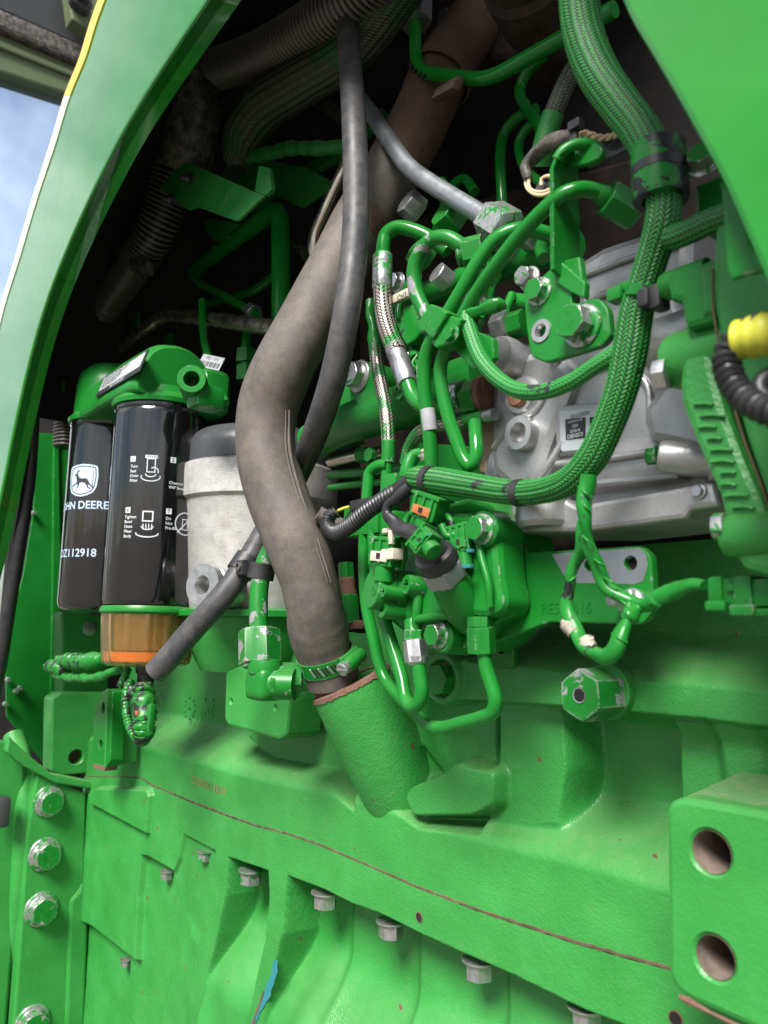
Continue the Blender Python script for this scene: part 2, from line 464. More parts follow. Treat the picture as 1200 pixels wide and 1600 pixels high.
STEEL = metal('brushed_steel', (.40, .40, .42), (.55, .55, .57), .33, .9, 60, .1, 500, .15)
GOLDS = metal('brown_stained_steel', (.42, .37, .29), (.58, .52, .43), .26, .95, 40, .015, 300, .02)
RUST = rough_mat('brown_rust', (.085, .040, .028), (.165, .085, .060), .8, .35, (.22, .16, .12), 60, .5, 300)
PLUG = metal('copper_brown_plug', (.22, .09, .05), (.30, .14, .09), .5, .4, 90, .3, 500, .1)
RUBBER = rough_mat('dusty_hose_rubber', (.064, .058, .054), (.105, .095, .087), .60, .62, (.19, .148, .108), 34, .6, 560, .35)
RUBBERD = rough_mat('dark_hose_rubber', (.024, .025, .029), (.052, .053, .058), .48, .5, (.17, .15, .13), 26, .15, 420, .4)
BLACKP = rough_mat('black_plastic', (.010, .010, .012), (.022, .022, .026), .42, .2, (.10, .09, .08), 30, .1, 400, .5)
BLACKD = rough_mat('dusty_black_conduit', (.016, .016, .018), (.042, .039, .038), .45, .85, (.28, .24, .19), 45, .2, 500, .5)
NEARBLACK = rough_mat('sooty_iron', (.008, .008, .009), (.02, .018, .018), .8, .3, (.05, .04, .035), 20, .3, 200, .2)  # near-black, for the bay lining, slots and hole floors
BROWN = rough_mat('dusty_brown_casting', (.016, .011, .009), (.040, .026, .021), .8, .4, (.10, .08, .065), 22, .3, 250, .2)
FILT = plain('gloss_black_filter', (.004, .004, .005), .12, .5, Coat_Weight=.8, Coat_Roughness=.05, Coat_IOR=1.55)
GREYCAP = plain('dark_grey_plastic', (.05, .053, .058), .36, .5, bump=.05)
WHITEP = plain('white_print', (.52, .55, .58), .5)
GREYP = plain('black_print', (.02, .02, .022), .45)
CREAM = plain('cream_plastic', (.50, .43, .35), .45)
BEIGE = plain('beige_wire', (.62, .45, .28), .5)
ORANGE = plain('brown_orange_plastic', (.42, .12, .04), .45)
BLUE = plain('blue_paint', (.02, .17, .20), .5)
YELLOW = plain('yellow_conduit', (.46, .45, .035), .45, bump=.1)
YSTRIPE = plain('yellow_stripe', (.80, .50, .02), .3, Coat_Weight=.4)
TANG = plain('tan_gasket', (.36, .25, .16), .6)
STICK = plain('sticker_silver', (.55, .57, .60), .4, .5, .3)
OLIVE = plain('olive_frame_paint', (.10, .13, .06), .5)
DGREY = plain('dark_frame', (.03, .032, .034), .5)
def amber():
    b = NB('amber_clear_plastic'); b.set('Base Color', b.mix(b.noise(8, 2), (.93, .66, .26), (.95, .70, .30)))
    b.set('Transmission Weight', .96); b.set('Roughness', .10); b.set('IOR', 1.22); b.set('Specular IOR Level', .5); b.set('Coat Weight', 1.); b.set('Coat Roughness', .04); return b.m
AMBER = amber()
def glass_m():
    b = NB('cab_window_glass'); b.set('Base Color', (.62, .76, .96)); b.set('Metallic', .95); b.set('Roughness', .03); return b.m
GLASS = glass_m()
BRAID = braid_mat('green_painted_braid', (.010, .17, .018), (.020, .25, .036), (.003, .010, .004), .34, .70, 1, (.012, .012, .016), .62, 34)
BRAIDT = braid_mat('green_painted_fine_braid', (.014, .20, .024), (.026, .29, .05), (.004, .02, .006), .28, .62, 1, (.02, .02, .026), .62, 38)
WIREB = braid_mat('half_painted_wire_braid', (.016, .21, .03), (.03, .30, .06), (.006, .012, .006), .40, .75, 1, (.60, .52, .46), .49, 34, .38, 0, .75)
MESH = braid_mat('dusty_mesh_sleeve', (.05, .085, .045), (.10, .10, .075), (.004, .007, .004), .4, .75, 1, (.02, .11, .03), .56, 16, .7)
TAPE = paint('green_painted_tape', .28, chip=.60, chipcol=(.015, .015, .018), dust=.1, chipscale=55)
TORN = rough_mat('torn_tape', (.22, .20, .16), (.38, .35, .30), .8, .2, DUST, 80, .6, 200)

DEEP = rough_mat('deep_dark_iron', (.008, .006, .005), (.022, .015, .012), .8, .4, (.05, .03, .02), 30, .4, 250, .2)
CONDUIT = braid_mat('ribbed_conduit_dusty', (.20, .17, .14), (.060, .056, .053), (.009, .008, .009), .35, .95, rough=.30)
PRIMER = plain('bare_grey_primer', (.30, .30, .32), .5, bump=.1)
GASKET = rough_mat('brown_gasket', (.055, .038, .024), (.11, .075, .045), .8, .3)
BROWNH = rough_mat('rusty_brown_pipe', (.060, .040, .030), (.105, .068, .050), .75, .5, (.16, .11, .075), 26, .4, 300, .2)
CORE = plain('grey_bowl_core', (.17, .15, .12), .35)
FUEL = plain('orange_fuel', (.80, .27, .015), .3)
PALEB = plain('pale_blue_print', (.42, .52, .66), .45)

# ------------------------------------------------------------------ setting
def sheet(name, x0, x1, y0, y1, z, mat):
    mb = MB(); mb.add([(x0, y0, z), (x1, y0, z), (x1, y1, z), (x0, y1, z)], [(0, 1, 2, 3)]); o = mb.build(name, mat, sharp=None); o['kind'] = 'structure'; return o
def ground_m():
    b = NB('gravel_yard'); b.set('Base Color', b.mix(b.noise(3, 8, .7), (.10, .09, .075), (.17, .155, .13))); b.set('Roughness', .9); b.bump(b.noise(40, 5), .5, .02); return b.m
sheet('ground', -40, 40, -40, 40, -1.35, ground_m())  # out-of-view ground, added to bounce light up from below

# --- signed-distance helpers for cast walls modelled as relief
def sdf(poly, X, Z):
    d2 = np.full(X.shape, 1e9); ins = np.zeros(X.shape, bool); n = len(poly)
    for i in range(n):
        ax, az = poly[i - 1]; bx, bz = poly[i]
        ex, ez = bx - ax, bz - az; wx, wz = X - ax, Z - az
        t = np.clip((wx * ex + wz * ez) / (ex * ex + ez * ez + 1e-12), 0, 1)
        d2 = np.minimum(d2, (wx - t * ex) ** 2 + (wz - t * ez) ** 2)
        if az != bz:
            c = ((az > Z) != (bz > Z)) & (X < (bx - ax) * (Z - az) / (bz - az) + ax); ins ^= c
    d = np.sqrt(d2); return np.where(ins, -d, d)
def sm(t): t = np.clip(t, 0, 1); return t * t * (3 - 2 * t)
_rg = np.random.RandomState(3)
_wv = [(_rg.uniform(20, 160) * math.cos(t), _rg.uniform(20, 160) * math.sin(t), _rg.uniform(0, 6.28)) for t in _rg.uniform(0, 6.28, 26)]
def lump(X, Z): return sum(np.sin(X * a + Z * b + c) for a, b, c in _wv) * .00007   # hand-moulded unevenness
class Relief:
    """a cast face on the X-Z plane; depth Y stored per grid point, features blended with soft flanks.
    za, zb: lower and upper boundary as functions of x"""
    def __init__(s, x0, x1, za, zb, step, base):
        xs = np.linspace(x0, x1, int((x1 - x0) / step) + 1); a, b = za(xs), zb(xs)
        nz = int(np.max(b - a) / step) + 1
        t = np.linspace(0, 1, nz)[:, None]
        s.X = np.repeat(xs[None, :], nz, 0); s.Z = a[None, :] * (1 - t) + b[None, :] * t; s.Y = np.full(s.X.shape, float(base))
    def feat(s, px, Y, wi=.002, wo=.003, rnd=0, mode='set'):
        pl = [(P(x, y, Y).x, P(x, y, Y).z) for x, y in px]
        if rnd: pl = [(v.x, v.y) for v in rpoly([Vector(p) for p in pl], rnd, 4)]
        d = sdf(pl, s.X, s.Z); k = 1 - sm((d + wi) / (wi + wo))
        if mode == 'min': s.Y = np.where(k > 0, np.minimum(s.Y, s.Y + (Y - s.Y) * k), s.Y)
        elif mode == 'add': pass
        else: s.Y = s.Y + (Y - s.Y) * k
        return d
    def build(s, name, mat, parent, cut=None):
        idx = -np.ones(s.X.shape, int); keep = np.ones(s.X.shape, bool) if cut is None else cut
        idx[keep] = np.arange(keep.sum()); v = np.stack([s.X[keep], s.Y[keep], s.Z[keep]], 1)
        q = keep[:-1, :-1] & keep[:-1, 1:] & keep[1:, :-1] & keep[1:, 1:]
        a = idx[:-1, :-1][q]; b = idx[:-1, 1:][q]; c = idx[1:, 1:][q]; d = idx[1:, :-1][q]
        mb = MB(); mb.v = v.tolist(); mb.f = np.stack([a, b, c, d], 1).tolist(); mb.m = [0] * len(mb.f)
        return mb.build(name, mat, parent, sharp=170)

YB = .560                                   # front face of the machined band above the pan seam
XL = P(132, 1300, YB).x                     # left end of the block, where the flanged housing starts
XR = P(1215, 1300, YB).x + .05
# seam between crankcase and pan, as z over x on the band face
SEAM = [(40, 1212), (140, 1213), (220, 1215), (240, 1228), (330, 1265), (400, 1290), (450, 1303), (500, 1320), (560, 1345), (650, 1385), (770, 1430), (900, 1473), (1040, 1512), (1200, 1560), (1300, 1590)]
_sp = [P(x, y, YB) for x, y in SEAM]
def seam_z(X): return np.interp(X, [p.x for p in _sp], [p.z for p in _sp])

block = thing('engine_block', 'green painted cast iron engine crankcase above the brown seam, with pockets and bosses', 'engine block', P(640, 1400, YB))
_zt = P(850, 864, .612).z
rl = Relief(XL - .02, XR, lambda x: seam_z(x) + .0007, lambda x: x * 0 + _zt, .0015, .618)
# upper wall bulging gently
rl.Y += .004 * np.sin(rl.X * 21) * np.sin(rl.Z * 17 + 1)
# ledge + band with a long sloping shoulder
rl.feat([(60, 1150), (200, 1163), (300, 1190), (385, 1215), (500, 1240), (595, 1266), (680, 1297), (793, 1328), (900, 1352), (1037, 1392), (1260, 1455), (1300, 1640), (600, 1640), (60, 1300)], YB, .0025, .052)
# dark pocket with a flat floor under the canister, left of the coolant neck
rl.feat([(385, 1150), (440, 1100), (560, 1100), (600, 1255), (545, 1207), (430, 1187)], .604, .004, .004)
# lower wall pockets to the right of the neck
rl.feat([(777, 1092), (880, 1105), (888, 1200), (872, 1292), (830, 1292), (777, 1285)], .578, .004, .011, .004)
rl.feat([(612, 1085), (776, 1085), (776, 1290), (690, 1280), (630, 1240)], .592, .003, .006)
rl.feat([(1058, 1120), (1300, 1150), (1300, 1330), (1062, 1262)], .585, .003, .006)
rl.feat([(1120, 1130), (1190, 1130), (1192, 1225), (1135, 1230)], .573, .004, .012, .004)
# horizontal rib with a rounded crest
rl.feat([(640, 1012), (790, 1040), (940, 1062), (1260, 1092), (1260, 1150), (1100, 1128), (940, 1112), (790, 1100), (640, 1092)], .556, .003, .0022)
d = rl.feat([(790, 1040), (940, 1062), (1260, 1092), (1260, 1094), (940, 1066), (790, 1044)], .556, .0, .040, mode='min')
# raised pad in the middle
rl.feat([(630, 1247), (640, 1228), (682, 1212), (712, 1190), (735, 1198), (772, 1206), (772, 1258), (738, 1276), (645, 1277)], .561, .003, .0055, .006)
rl.feat([(640, 1205), (668, 1172), (695, 1206), (660, 1212)], .600, .003, .008)
# boss round the hexagon plug
_pb = P(697, 1060, .556)
_pd = np.sqrt((rl.X - _pb.x) ** 2 + (rl.Z - _pb.z) ** 2); _rb = M(43, _pb)
rl.Y = np.where(_pd < _rb, np.minimum(rl.Y, .548 + .008 * sm((_pd - _rb * .86) / (_rb * .14))), rl.Y)
rl.Y = np.where(_pd < _rb * .68, .5485 + .012 * sm((_rb * .72 - _pd) / (_rb * .14)), rl.Y)
# small rough relief of the mould
rl.Y += lump(rl.X, rl.Z)
rl.build('crankcase_wall', CAST, block, ((rl.Z < P(300, 985, .6).z) | (rl.X > P(560, 900, .6).x)))

pan = thing('oil_pan', 'green cast oil pan with ribs and pockets below the brown seam', 'oil pan', P(500, 1600, YB))
_zl = P(400, 1700, YB).z - .35
rp_ = Relief(XL - .02, XR, lambda x: x * 0 + _zl, lambda x: seam_z(x) - .0007, .0013, .611)
# scalloped wall of the pan behind the flange, swelling outwards lower down
zt, zb = P(430, 1455, YB).z, P(430, 1625, YB).z
low = sm((zt - rp_.Z) / (zt - zb))
rp_.Y -= .052 * low
for xp, yp in ((555, 1500), (662, 1520), (803, 1560), (930, 1600)):
    xx = P(xp, yp, .60).x; rp_.Y -= .012 * np.exp(-((rp_.X - xx) / .012) ** 2) * (rp_.X < xx) + .012 * np.exp(-((rp_.X - xx) / .05) ** 2) * (rp_.X >= xx)
rp_.Y += .003 * np.sin(rp_.X * 40) * low
for xp, yp, amp, sx, sz in ((352, 1600, .014, .022, .045), (515, 1590, .020, .034, .050), (722, 1660, .018, .036, .050), (860, 1700, .016, .036, .050)):
    q = P(xp, yp, .59); rp_.Y -= amp * np.exp(-((rp_.X - q.x) / sx) ** 2 - ((rp_.Z - q.z) / sz) ** 2)
PF = .5585
flange = [(20, 1100), (1320, 1440), (1320, 1720), (1000, 1612), (940, 1590), (900, 1573), (800, 1524), (660, 1462), (590, 1427), (550, 1413), (500, 1388), (450, 1369),
          (446, 1400), (441, 1460), (425, 1530), (408, 1610), (400, 1720), (370, 1720), (386, 1610), (400, 1530), (414, 1470), (420, 1400), (419, 1361), (357, 1340),
          (352, 1400), (340, 1460), (325, 1520), (312, 1610), (305, 1720), (286, 1720), (291, 1600), (296, 1550), (307, 1482), (330, 1412), (334, 1370), (336, 1329), (287, 1303),
          (279, 1340), (270, 1360), (230, 1337), (220, 1336), (214, 1400), (210, 1500), (208, 1497), (200, 1492), (143, 1447), (128, 1440), (60, 1400)]
# floors of the stepped pockets, deeper from left to right
rp_.feat([(60, 1380), (128, 1430), (150, 1420), (225, 1480), (216, 1604), (262, 1650), (262, 1760), (60, 1760)], .576, .0016, .004)
rp_.feat([(190, 1310), (290, 1340), (300, 1390), (312, 1480), (275, 1600), (262, 1760), (215, 1760), (213, 1604), (200, 1585), (204, 1500)], .5710, .0016, .004)
rp_.feat([(280, 1285), (350, 1318), (344, 1420), (308, 1484), (300, 1466), (288, 1430), (276, 1390), (270, 1360)], .5645, .0014, .003)
rp_.feat([(300, 1462), (316, 1486), (302, 1560), (300, 1760), (236, 1760), (250, 1600), (268, 1530)], .5622, .002, .018)
rp_.feat(flange, PF, .0012, .0050)
# tapering ear at the far left
rp_.feat([(137, 1240), (150, 1232), (228, 1234), (232, 1244), (226, 1302), (140, 1256)], .549, .002, .004)
rp_.Y += lump(rp_.X, rp_.Z)
rp_.build('pan_wall', CAST, pan)
# brown gasket line, sitting back in the joint
mb = MB(); xs = np.linspace(XL - .02, XR, 160); zs = seam_z(xs); vs = []; fs = []
for i, (x, z) in enumerate(zip(xs, zs)):
    wob = .0006 * math.sin(x * 310) + .0004 * math.sin(x * 733)
    vs += [(x, YB + .004, z - .003), (x, YB - .0007, z - .0010 + wob), (x, YB - .0009, z + .0012 + wob), (x, YB + .004, z + .003)]
    if i: fs += [(4 * i - 4 + k, 4 * i + k, 4 * i + k + 1, 4 * i - 3 + k) for k in range(3)]
mb.add(vs, fs); mb.build('gasket', GASKET, block)

# ------------------------------------------------------------------ bolts (shared unit meshes, scaled copies)
_bm = {}
def bolt_mesh(kind, R):
    key = (kind, round(R, 4))
    if key in _bm: return _bm[key]
    mb = MB(); O = Vector((0, 0, 0))
    tall = {'flange': .62, 'tall': .85, 'flat': .5, 'nut': .8}[kind.split('_')[0]]
    if not kind.startswith('nut'):
        lathe(mb, [(1, 0), (1, .10), (.96, .15), (.82, .2), (.78, .26)], O, VZ, 28, 0)
        hexprism(mb, O, VZ, .80, tall, .12, 0, 1, 0, .2); top = .2 + tall
    else:
        hexprism(mb, O, VZ, .98, tall, .12, 0, 1, 0, 0); top = tall
    if kind.endswith('mark'):
        text_flat(mb, '10.9', .34, Vector((0, -.2, top)), VX, VY, .012, 1, .01)
        text_flat(mb, 'T', .32, Vector((.05, .25, top)), VX, VY, .012, 1, .01)
    mb.v = [(x * R, y * R, z * R) for x, y, z in mb.v]
    o = mb.build('bolt', [PAINT, PAINT], None, sharp=30, origin=(0, 0, 0)); me = o.data; bpy.data.objects.remove(o); OFF.pop('bolt', None)
    _bm[key] = me; return me
def bolt(parent, pos, axis, r, kind='flange', side=None, top=None, roll=None, name='bolt', label=None):
    me = bolt_mesh(kind, r); o = bpy.data.objects.new(name, me); COL.objects.link(o); o.parent = parent
    q = Vector(axis).to_track_quat('Z', 'Y'); roll = random.uniform(0, 1) if roll is None else roll
    o.rotation_mode = 'QUATERNION'; o.rotation_quaternion = q @ Matrix.Rotation(roll, 3, 'Z').to_quaternion()
    o.location = pos - root_off(parent); OFF[o.name] = root_off(parent)
    for i, m in enumerate((side or ZINCG, top or PAINT_W)): o.material_slots[i].link = 'OBJECT'; o.material_slots[i].material = m
    if label: o['label'] = label
    return o
def boltp(parent, x, y, Y, rpx, axis=-VY, **k):
    p = P(x, y, Y); return bolt(parent, p, axis, M(rpx, p), **k)

# ------------------------------------------------------------------ hood panel with its arched opening
YH = .33
hood = thing('hood', 'glossy green tractor hood side panel with arched opening and yellow stripe', 'hood', P(60, 900, YH))
ARCH = [(-60, 1010), (-14, 860), (7, 733), (27, 640), (45, 560), (68, 477), (98, 400), (133, 320), (160, 267), (182, 222), (207, 177), (277, 67), (323, 0), (400, -110), (520, -420), (680, -640), (830, -520), (915, -170), (957, -10), (1000, 57), (1033, 113), (1062, 163), (1094, 222), (1121, 268), (1146, 325), (1178, 400), (1230, 520), (1290, 640)]
OUT_L = [(160, -10), (143, 37), (127, 90), (103, 150), (80, 227), (53, 310), (27, 400), (0, 490), (-22, 600), (-50, 760), (-84, 1010)]
outer = ARCH + [(1700, 640), (1700, -1200), (600, -1200), (470, -800), (330, -420)] + OUT_L
def smooth_px(pts, n=6):
    q, _ = catmull([Vector((a, b, 0)) for a, b in pts], [0] * len(pts), n); return [(v.x, v.y) for v in q]
def relax(pts, k=10):
    for _ in range(k): pts = [pts[0]] + [((a[0] + 2 * b[0] + c[0]) / 4, (a[1] + 2 * b[1] + c[1]) / 4) for a, b, c in zip(pts, pts[1:], pts[2:])] + [pts[-1]]
    return pts
ARCHS = relax(smooth_px(ARCH, 4), 14); OUTS = smooth_px(OUT_L, 4)
mb = MB(); poly = [Vector((P(x, y, YH).x, P(x, y, YH).z)) for x, y in ARCHS + [(1700, 640), (1700, -1200), (600, -1200), (470, -800), (330, -420)] + OUTS]
plate2(mb, poly, [], Vector((0, YH, 0)), VX, VZ, .016, .0035)
mb.build('side_panel', HOOD, hood)
# folded return flange round the arch
mb = MB(); vs = []; fs = []
for i, (x, y) in enumerate(ARCHS):
    p = P(x, y, YH); q = P(x, y, YH + .004)
    n = Vector((0, 0, 0)); vs += [Vector((p.x, YH + .0035, p.z)), Vector((p.x, YH + .030, p.z)), Vector((p.x, YH + .030, p.z)) , Vector((p.x, YH + .016, p.z))]
# offset the last two towards the metal
pl = [Vector((v.x, v.z)) for v in vs[0::4]]
off = inset2(pl + [Vector((5, -5)), Vector((5, 5)), Vector((-5, 5)), Vector((-5, -5))], -.004 if area2(pl + [Vector((5, -5)), Vector((5, 5)), Vector((-5, 5)), Vector((-5, -5))]) < 0 else .004)
for i in range(len(pl)):
    for k in (2, 3): vs[4 * i + k].x, vs[4 * i + k].z = off[i].x, off[i].y
    vs[4 * i + 3].y = YH + .005
    if i: fs += [(4 * i - 4 + k, 4 * i + k, 4 * i + k + 1, 4 * i - 3 + k) for k in range(3)]
mb.add(vs, fs); mb.build('return_flange', HOOD, hood)
# stripe along the outer edge, bent round it
for nm, mt, run in (('yellow_stripe', YSTRIPE, [q for q in OUTS if q[1] < 152]), ('pale_stripe', plain('pale_stripe', (.62, .60, .50), .3, Coat_Weight=.4), [q for q in OUTS if q[1] > 136])):  # pale lower run paints the sky reflected in the yellow stripe
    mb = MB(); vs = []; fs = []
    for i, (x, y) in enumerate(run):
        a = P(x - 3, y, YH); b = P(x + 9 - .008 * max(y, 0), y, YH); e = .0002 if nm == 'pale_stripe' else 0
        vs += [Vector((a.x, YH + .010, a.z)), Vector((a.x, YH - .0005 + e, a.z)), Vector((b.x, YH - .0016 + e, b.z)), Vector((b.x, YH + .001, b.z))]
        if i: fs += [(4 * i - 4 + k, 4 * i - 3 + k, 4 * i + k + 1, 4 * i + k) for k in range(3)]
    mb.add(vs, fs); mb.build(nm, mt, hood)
# hood top closing the bay above, and the far side
zt = P(500, -900, YH).z
xl_ = P(500, -900, YH).x; xr_ = P(1690, -900, YH).x
mb = MB(); rbox(mb, Vector(((xl_ + xr_) / 2, YH + .27, zt + .012)), VX, VY, VZ, xr_ - xl_, .52, .02, .004); mb.build('top_panel', PAINT, hood)
mb = MB(); rbox(mb, Vector(((xl_ + xr_) / 2, YH + .28, zt - .012)), VX, VY, VZ, xr_ - xl_ - .02, .50, .024, .006); mb.build('insulation_mat', NEARBLACK, hood)  # added near-black sheet, its colour stands in for shade under the hood top
mb = MB(); sh = [(500, -890), (470, -800), (330, -420)] + [q for q in OUTS if q[1] < 650]; vs = []; fs = []
for i, (x, y) in enumerate(sh):
    p = P(x, y, YH); vs += [Vector((p.x, YH + .014, p.z)), Vector((p.x, .88, p.z))]
    if i: fs.append((2 * i - 2, 2 * i - 1, 2 * i + 1, 2 * i))
mb.add(vs, fs); mb.build('hood_shell', NEARBLACK, hood, sharp=20)
plate('inner_bracket', [(1126, 285), (1150, 300), (1172, 380), (1196, 408), (1200, 420), (1142, 436), (1136, 420)], .352, .003, PAINT, hood, r=2)

# ------------------------------------------------------------------ inside of the bay, dark
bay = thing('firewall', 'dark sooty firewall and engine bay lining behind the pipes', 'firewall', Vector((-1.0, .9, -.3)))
mb = MB(); rbox(mb, Vector((-.8, .86, .15)), VX, VY, VZ, 2.9, .03, 1.9, .004); mb.build('back_panel', NEARBLACK, bay)
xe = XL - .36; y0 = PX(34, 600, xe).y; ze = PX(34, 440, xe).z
mb = MB(); rbox(mb, Vector((xe, (y0 + .95) / 2, (ze - 1.0) / 2)), VX, VY, VZ, .03, .95 - y0, ze + 1.0, .004); mb.build('end_panel', NEARBLACK, bay)

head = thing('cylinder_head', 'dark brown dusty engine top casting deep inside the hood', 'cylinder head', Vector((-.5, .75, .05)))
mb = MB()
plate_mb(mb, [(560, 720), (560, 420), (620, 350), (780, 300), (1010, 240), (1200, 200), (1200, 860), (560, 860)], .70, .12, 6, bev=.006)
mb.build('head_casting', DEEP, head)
mb = MB(); plate_mb(mb, [(655, 40), (690, -20), (860, -30), (840, 60), (790, 95), (700, 90)], .66, .08, 14, bev=.008)
lathe(mb, [(.055, 0), (.055, .05), (.047, .055), (.047, .1)], P(860, 10, .62), Vector((.3, -1, .1)), 28)
mb.build('exhaust_manifold', BROWN, head)
for x, y, r in ((700, 30, 16),): boltp(head, x, y, .655, r, kind='flange', side=STEEL, top=STEEL)

# ------------------------------------------------------------------ cab at the far left
XCB = -2.3
cab = thing('cab', 'dark framed tractor cab with sky reflected in its window', 'cab', PX(40, 600, XCB))
plate('window', [(-80, 70), (130, 140), (130, 560), (-80, 560)], XCB - .04, .006, GLASS, cab, face='X')
plate('window_frame', [(-80, 12), (0, 38), (140, 92), (140, 158), (0, 112), (-80, 84)], XCB, .05, OLIVE, cab, face='X', bev=.008)
plate('frame_ridge', [(-80, 40), (0, 62), (120, 112), (120, 122), (0, 74), (-80, 52)], XCB + .012, .02, OLIVE, cab, face='X', bev=.005)
plate('seal', [(-80, -20), (0, 12), (150, 78), (150, 108), (0, 44), (-80, 16)], XCB + .03, .05, BLACKD, cab, face='X', bev=.012)
plate('roof_lining', [(-80, -120), (220, -120), (200, 40), (130, 72), (0, 14), (-80, -20)], XCB + .02, .05, DGREY, cab, face='X', bev=.004)
plate('mirror_bracket', [(104, -30), (170, -30), (150, 36), (140, 46), (112, 30)], XCB + .10, .05, OLIVE, cab, face='X', r=3, bev=.006)
for x, y in ((118, 6), (128, 14)):
    mb = MB(); lathe(mb, [(.022, 0), (.022, .03), (.012, .035), (.012, .06)], PX(x, y, XCB + .10), VX, 20); mb.build('knob', DGREY, cab)

# ------------------------------------------------------------------ left: inner side sheet, rubber seal, housing with bolts
XS = XL - .25
sheetp = thing('inner_side_sheet', 'smooth green vertical sheet panel behind the black filters at the left', 'side panel', PX(70, 1180, XS))
plate('sheet', [(58, 676), (84, 678), (128, 690), (150, 1190), (84, 1212), (10, 1120), (8, 1000), (36, 900), (52, 800)], XS, .004, PAINT, sheetp, face='X', r=4)
plate('folded_edge', [(84, 678), (92, 680), (96, 900), (92, 1150), (84, 1160), (78, 1150), (82, 900)], XS + .008, .008, PAINT, sheetp, face='X', r=2, bev=.002)
for x, y in ((52, 802), (20, 1150), (12, 1062), (24, 1080), (30, 1075), (8, 1100)):
    p = PX(x, y, XS + .004); mb = MB(); lathe(mb, [(.006, 0), (.006, .003), (.004, .006), (.004, .012)], p, VX, 14); mb.build('clip', ZINCG, sheetp)
tag(tube('door_seal', [(52, 610, .36), (50, 680, .37), (44, 760, .375), (30, 850, .375), (16, 940, .375), (2, 1030, .375), (-10, 1090, .375)], BLACKP, rpx=10), 'black rubber seal strip running down beside the left hood edge', 'rubber seal')

XF = XL + .012
hous = thing('flywheel_housing', 'green cast housing flange with a column of four big bolts, bottom left', 'housing flange', PX(80, 1590, XF))
plate('flange_plate', [(58, 1208), (135, 1240), (132, 1380), (141, 1412), (138, 1450), (128, 1720), (12, 1720), (30, 1480), (42, 1300)], XF, .03, CASTF, hous, face='X', r=6, bev=.004)
tube('rounded_rib', [(22, 1150, .450), (34, 1200, .455), (38, 1300, .459), (26, 1450, .463), (10, 1600, .468), (0, 1740, .472)], CASTF, hous, rpx=17, seg=20)
plate('raised_edge', [(110, 1408), (124, 1392), (130, 1380), (141, 1412), (138, 1450), (128, 1720), (98, 1720)], XF + .006, .02, CASTF, hous, face='X', r=5, bev=.005)
plate('outer_web', [(-60, 1140), (14, 1160), (40, 1190), (40, 1300), (20, 1500), (0, 1740), (-60, 1740)], XF - .03, .03, CASTF, hous, face='X', r=8, bev=.006)
for x, y, r in ((76, 1252, 24), (70, 1335, 25.5), (64, 1420, 26), (50, 1598, 27)):
    p = PX(x, y, XF); bolt(hous, p, VX, M(r, p), kind='flange_mark', side=ZINCG, top=PAINT_WW, roll=.3 + x * .7)
mb = MB(); rbox(mb, PX(4, 1268, XF), VX, VY, VZ, .03, .02, .05, .006); mb.build('latch', DGREY, hous)
mb = MB(); plate_mb(mb, [(14, 1150), (40, 1176), (80, 1208), (150, 1222), (148, 1234), (86, 1224), (34, 1196), (10, 1176)], XF + .010, .02, 3, face='X', bev=.003); mb.build('top_lip', CASTD, hous)

# ------------------------------------------------------------------ print wrapped round a cylinder
def wrap(verts, faces, cx, cy, r, z0, ang0, scale=1, cut=.012):
    """flat print (x right, y up, metres) wrapped on a vertical cylinder; ang0 = direction of its middle"""
    bm = bmesh.new(); vs = [bm.verts.new((v[0], v[1], 0)) for v in verts]
    for f in faces:
        try: bm.faces.new([vs[i] for i in f])
        except ValueError: pass
    bmesh.ops.triangulate(bm, faces=bm.faces[:])
    xs = [v.co.x for v in bm.verts]
    x = math.floor(min(xs) / cut) * cut
    while x < max(xs):
        bmesh.ops.bisect_plane(bm, geom=bm.verts[:] + bm.edges[:] + bm.faces[:], plane_co=(x, 0, 0), plane_no=(1, 0, 0)); x += cut
    bm.verts.index_update(); out = []
    for v in bm.verts:
        t = ang0 + v.co.x / r
        out.append(Vector((cx + r * math.cos(t), cy + r * math.sin(t), z0 + v.co.y)))
    fs = [tuple(v.index for v in f.verts) for f in bm.faces]; bm.free(); return out, fs
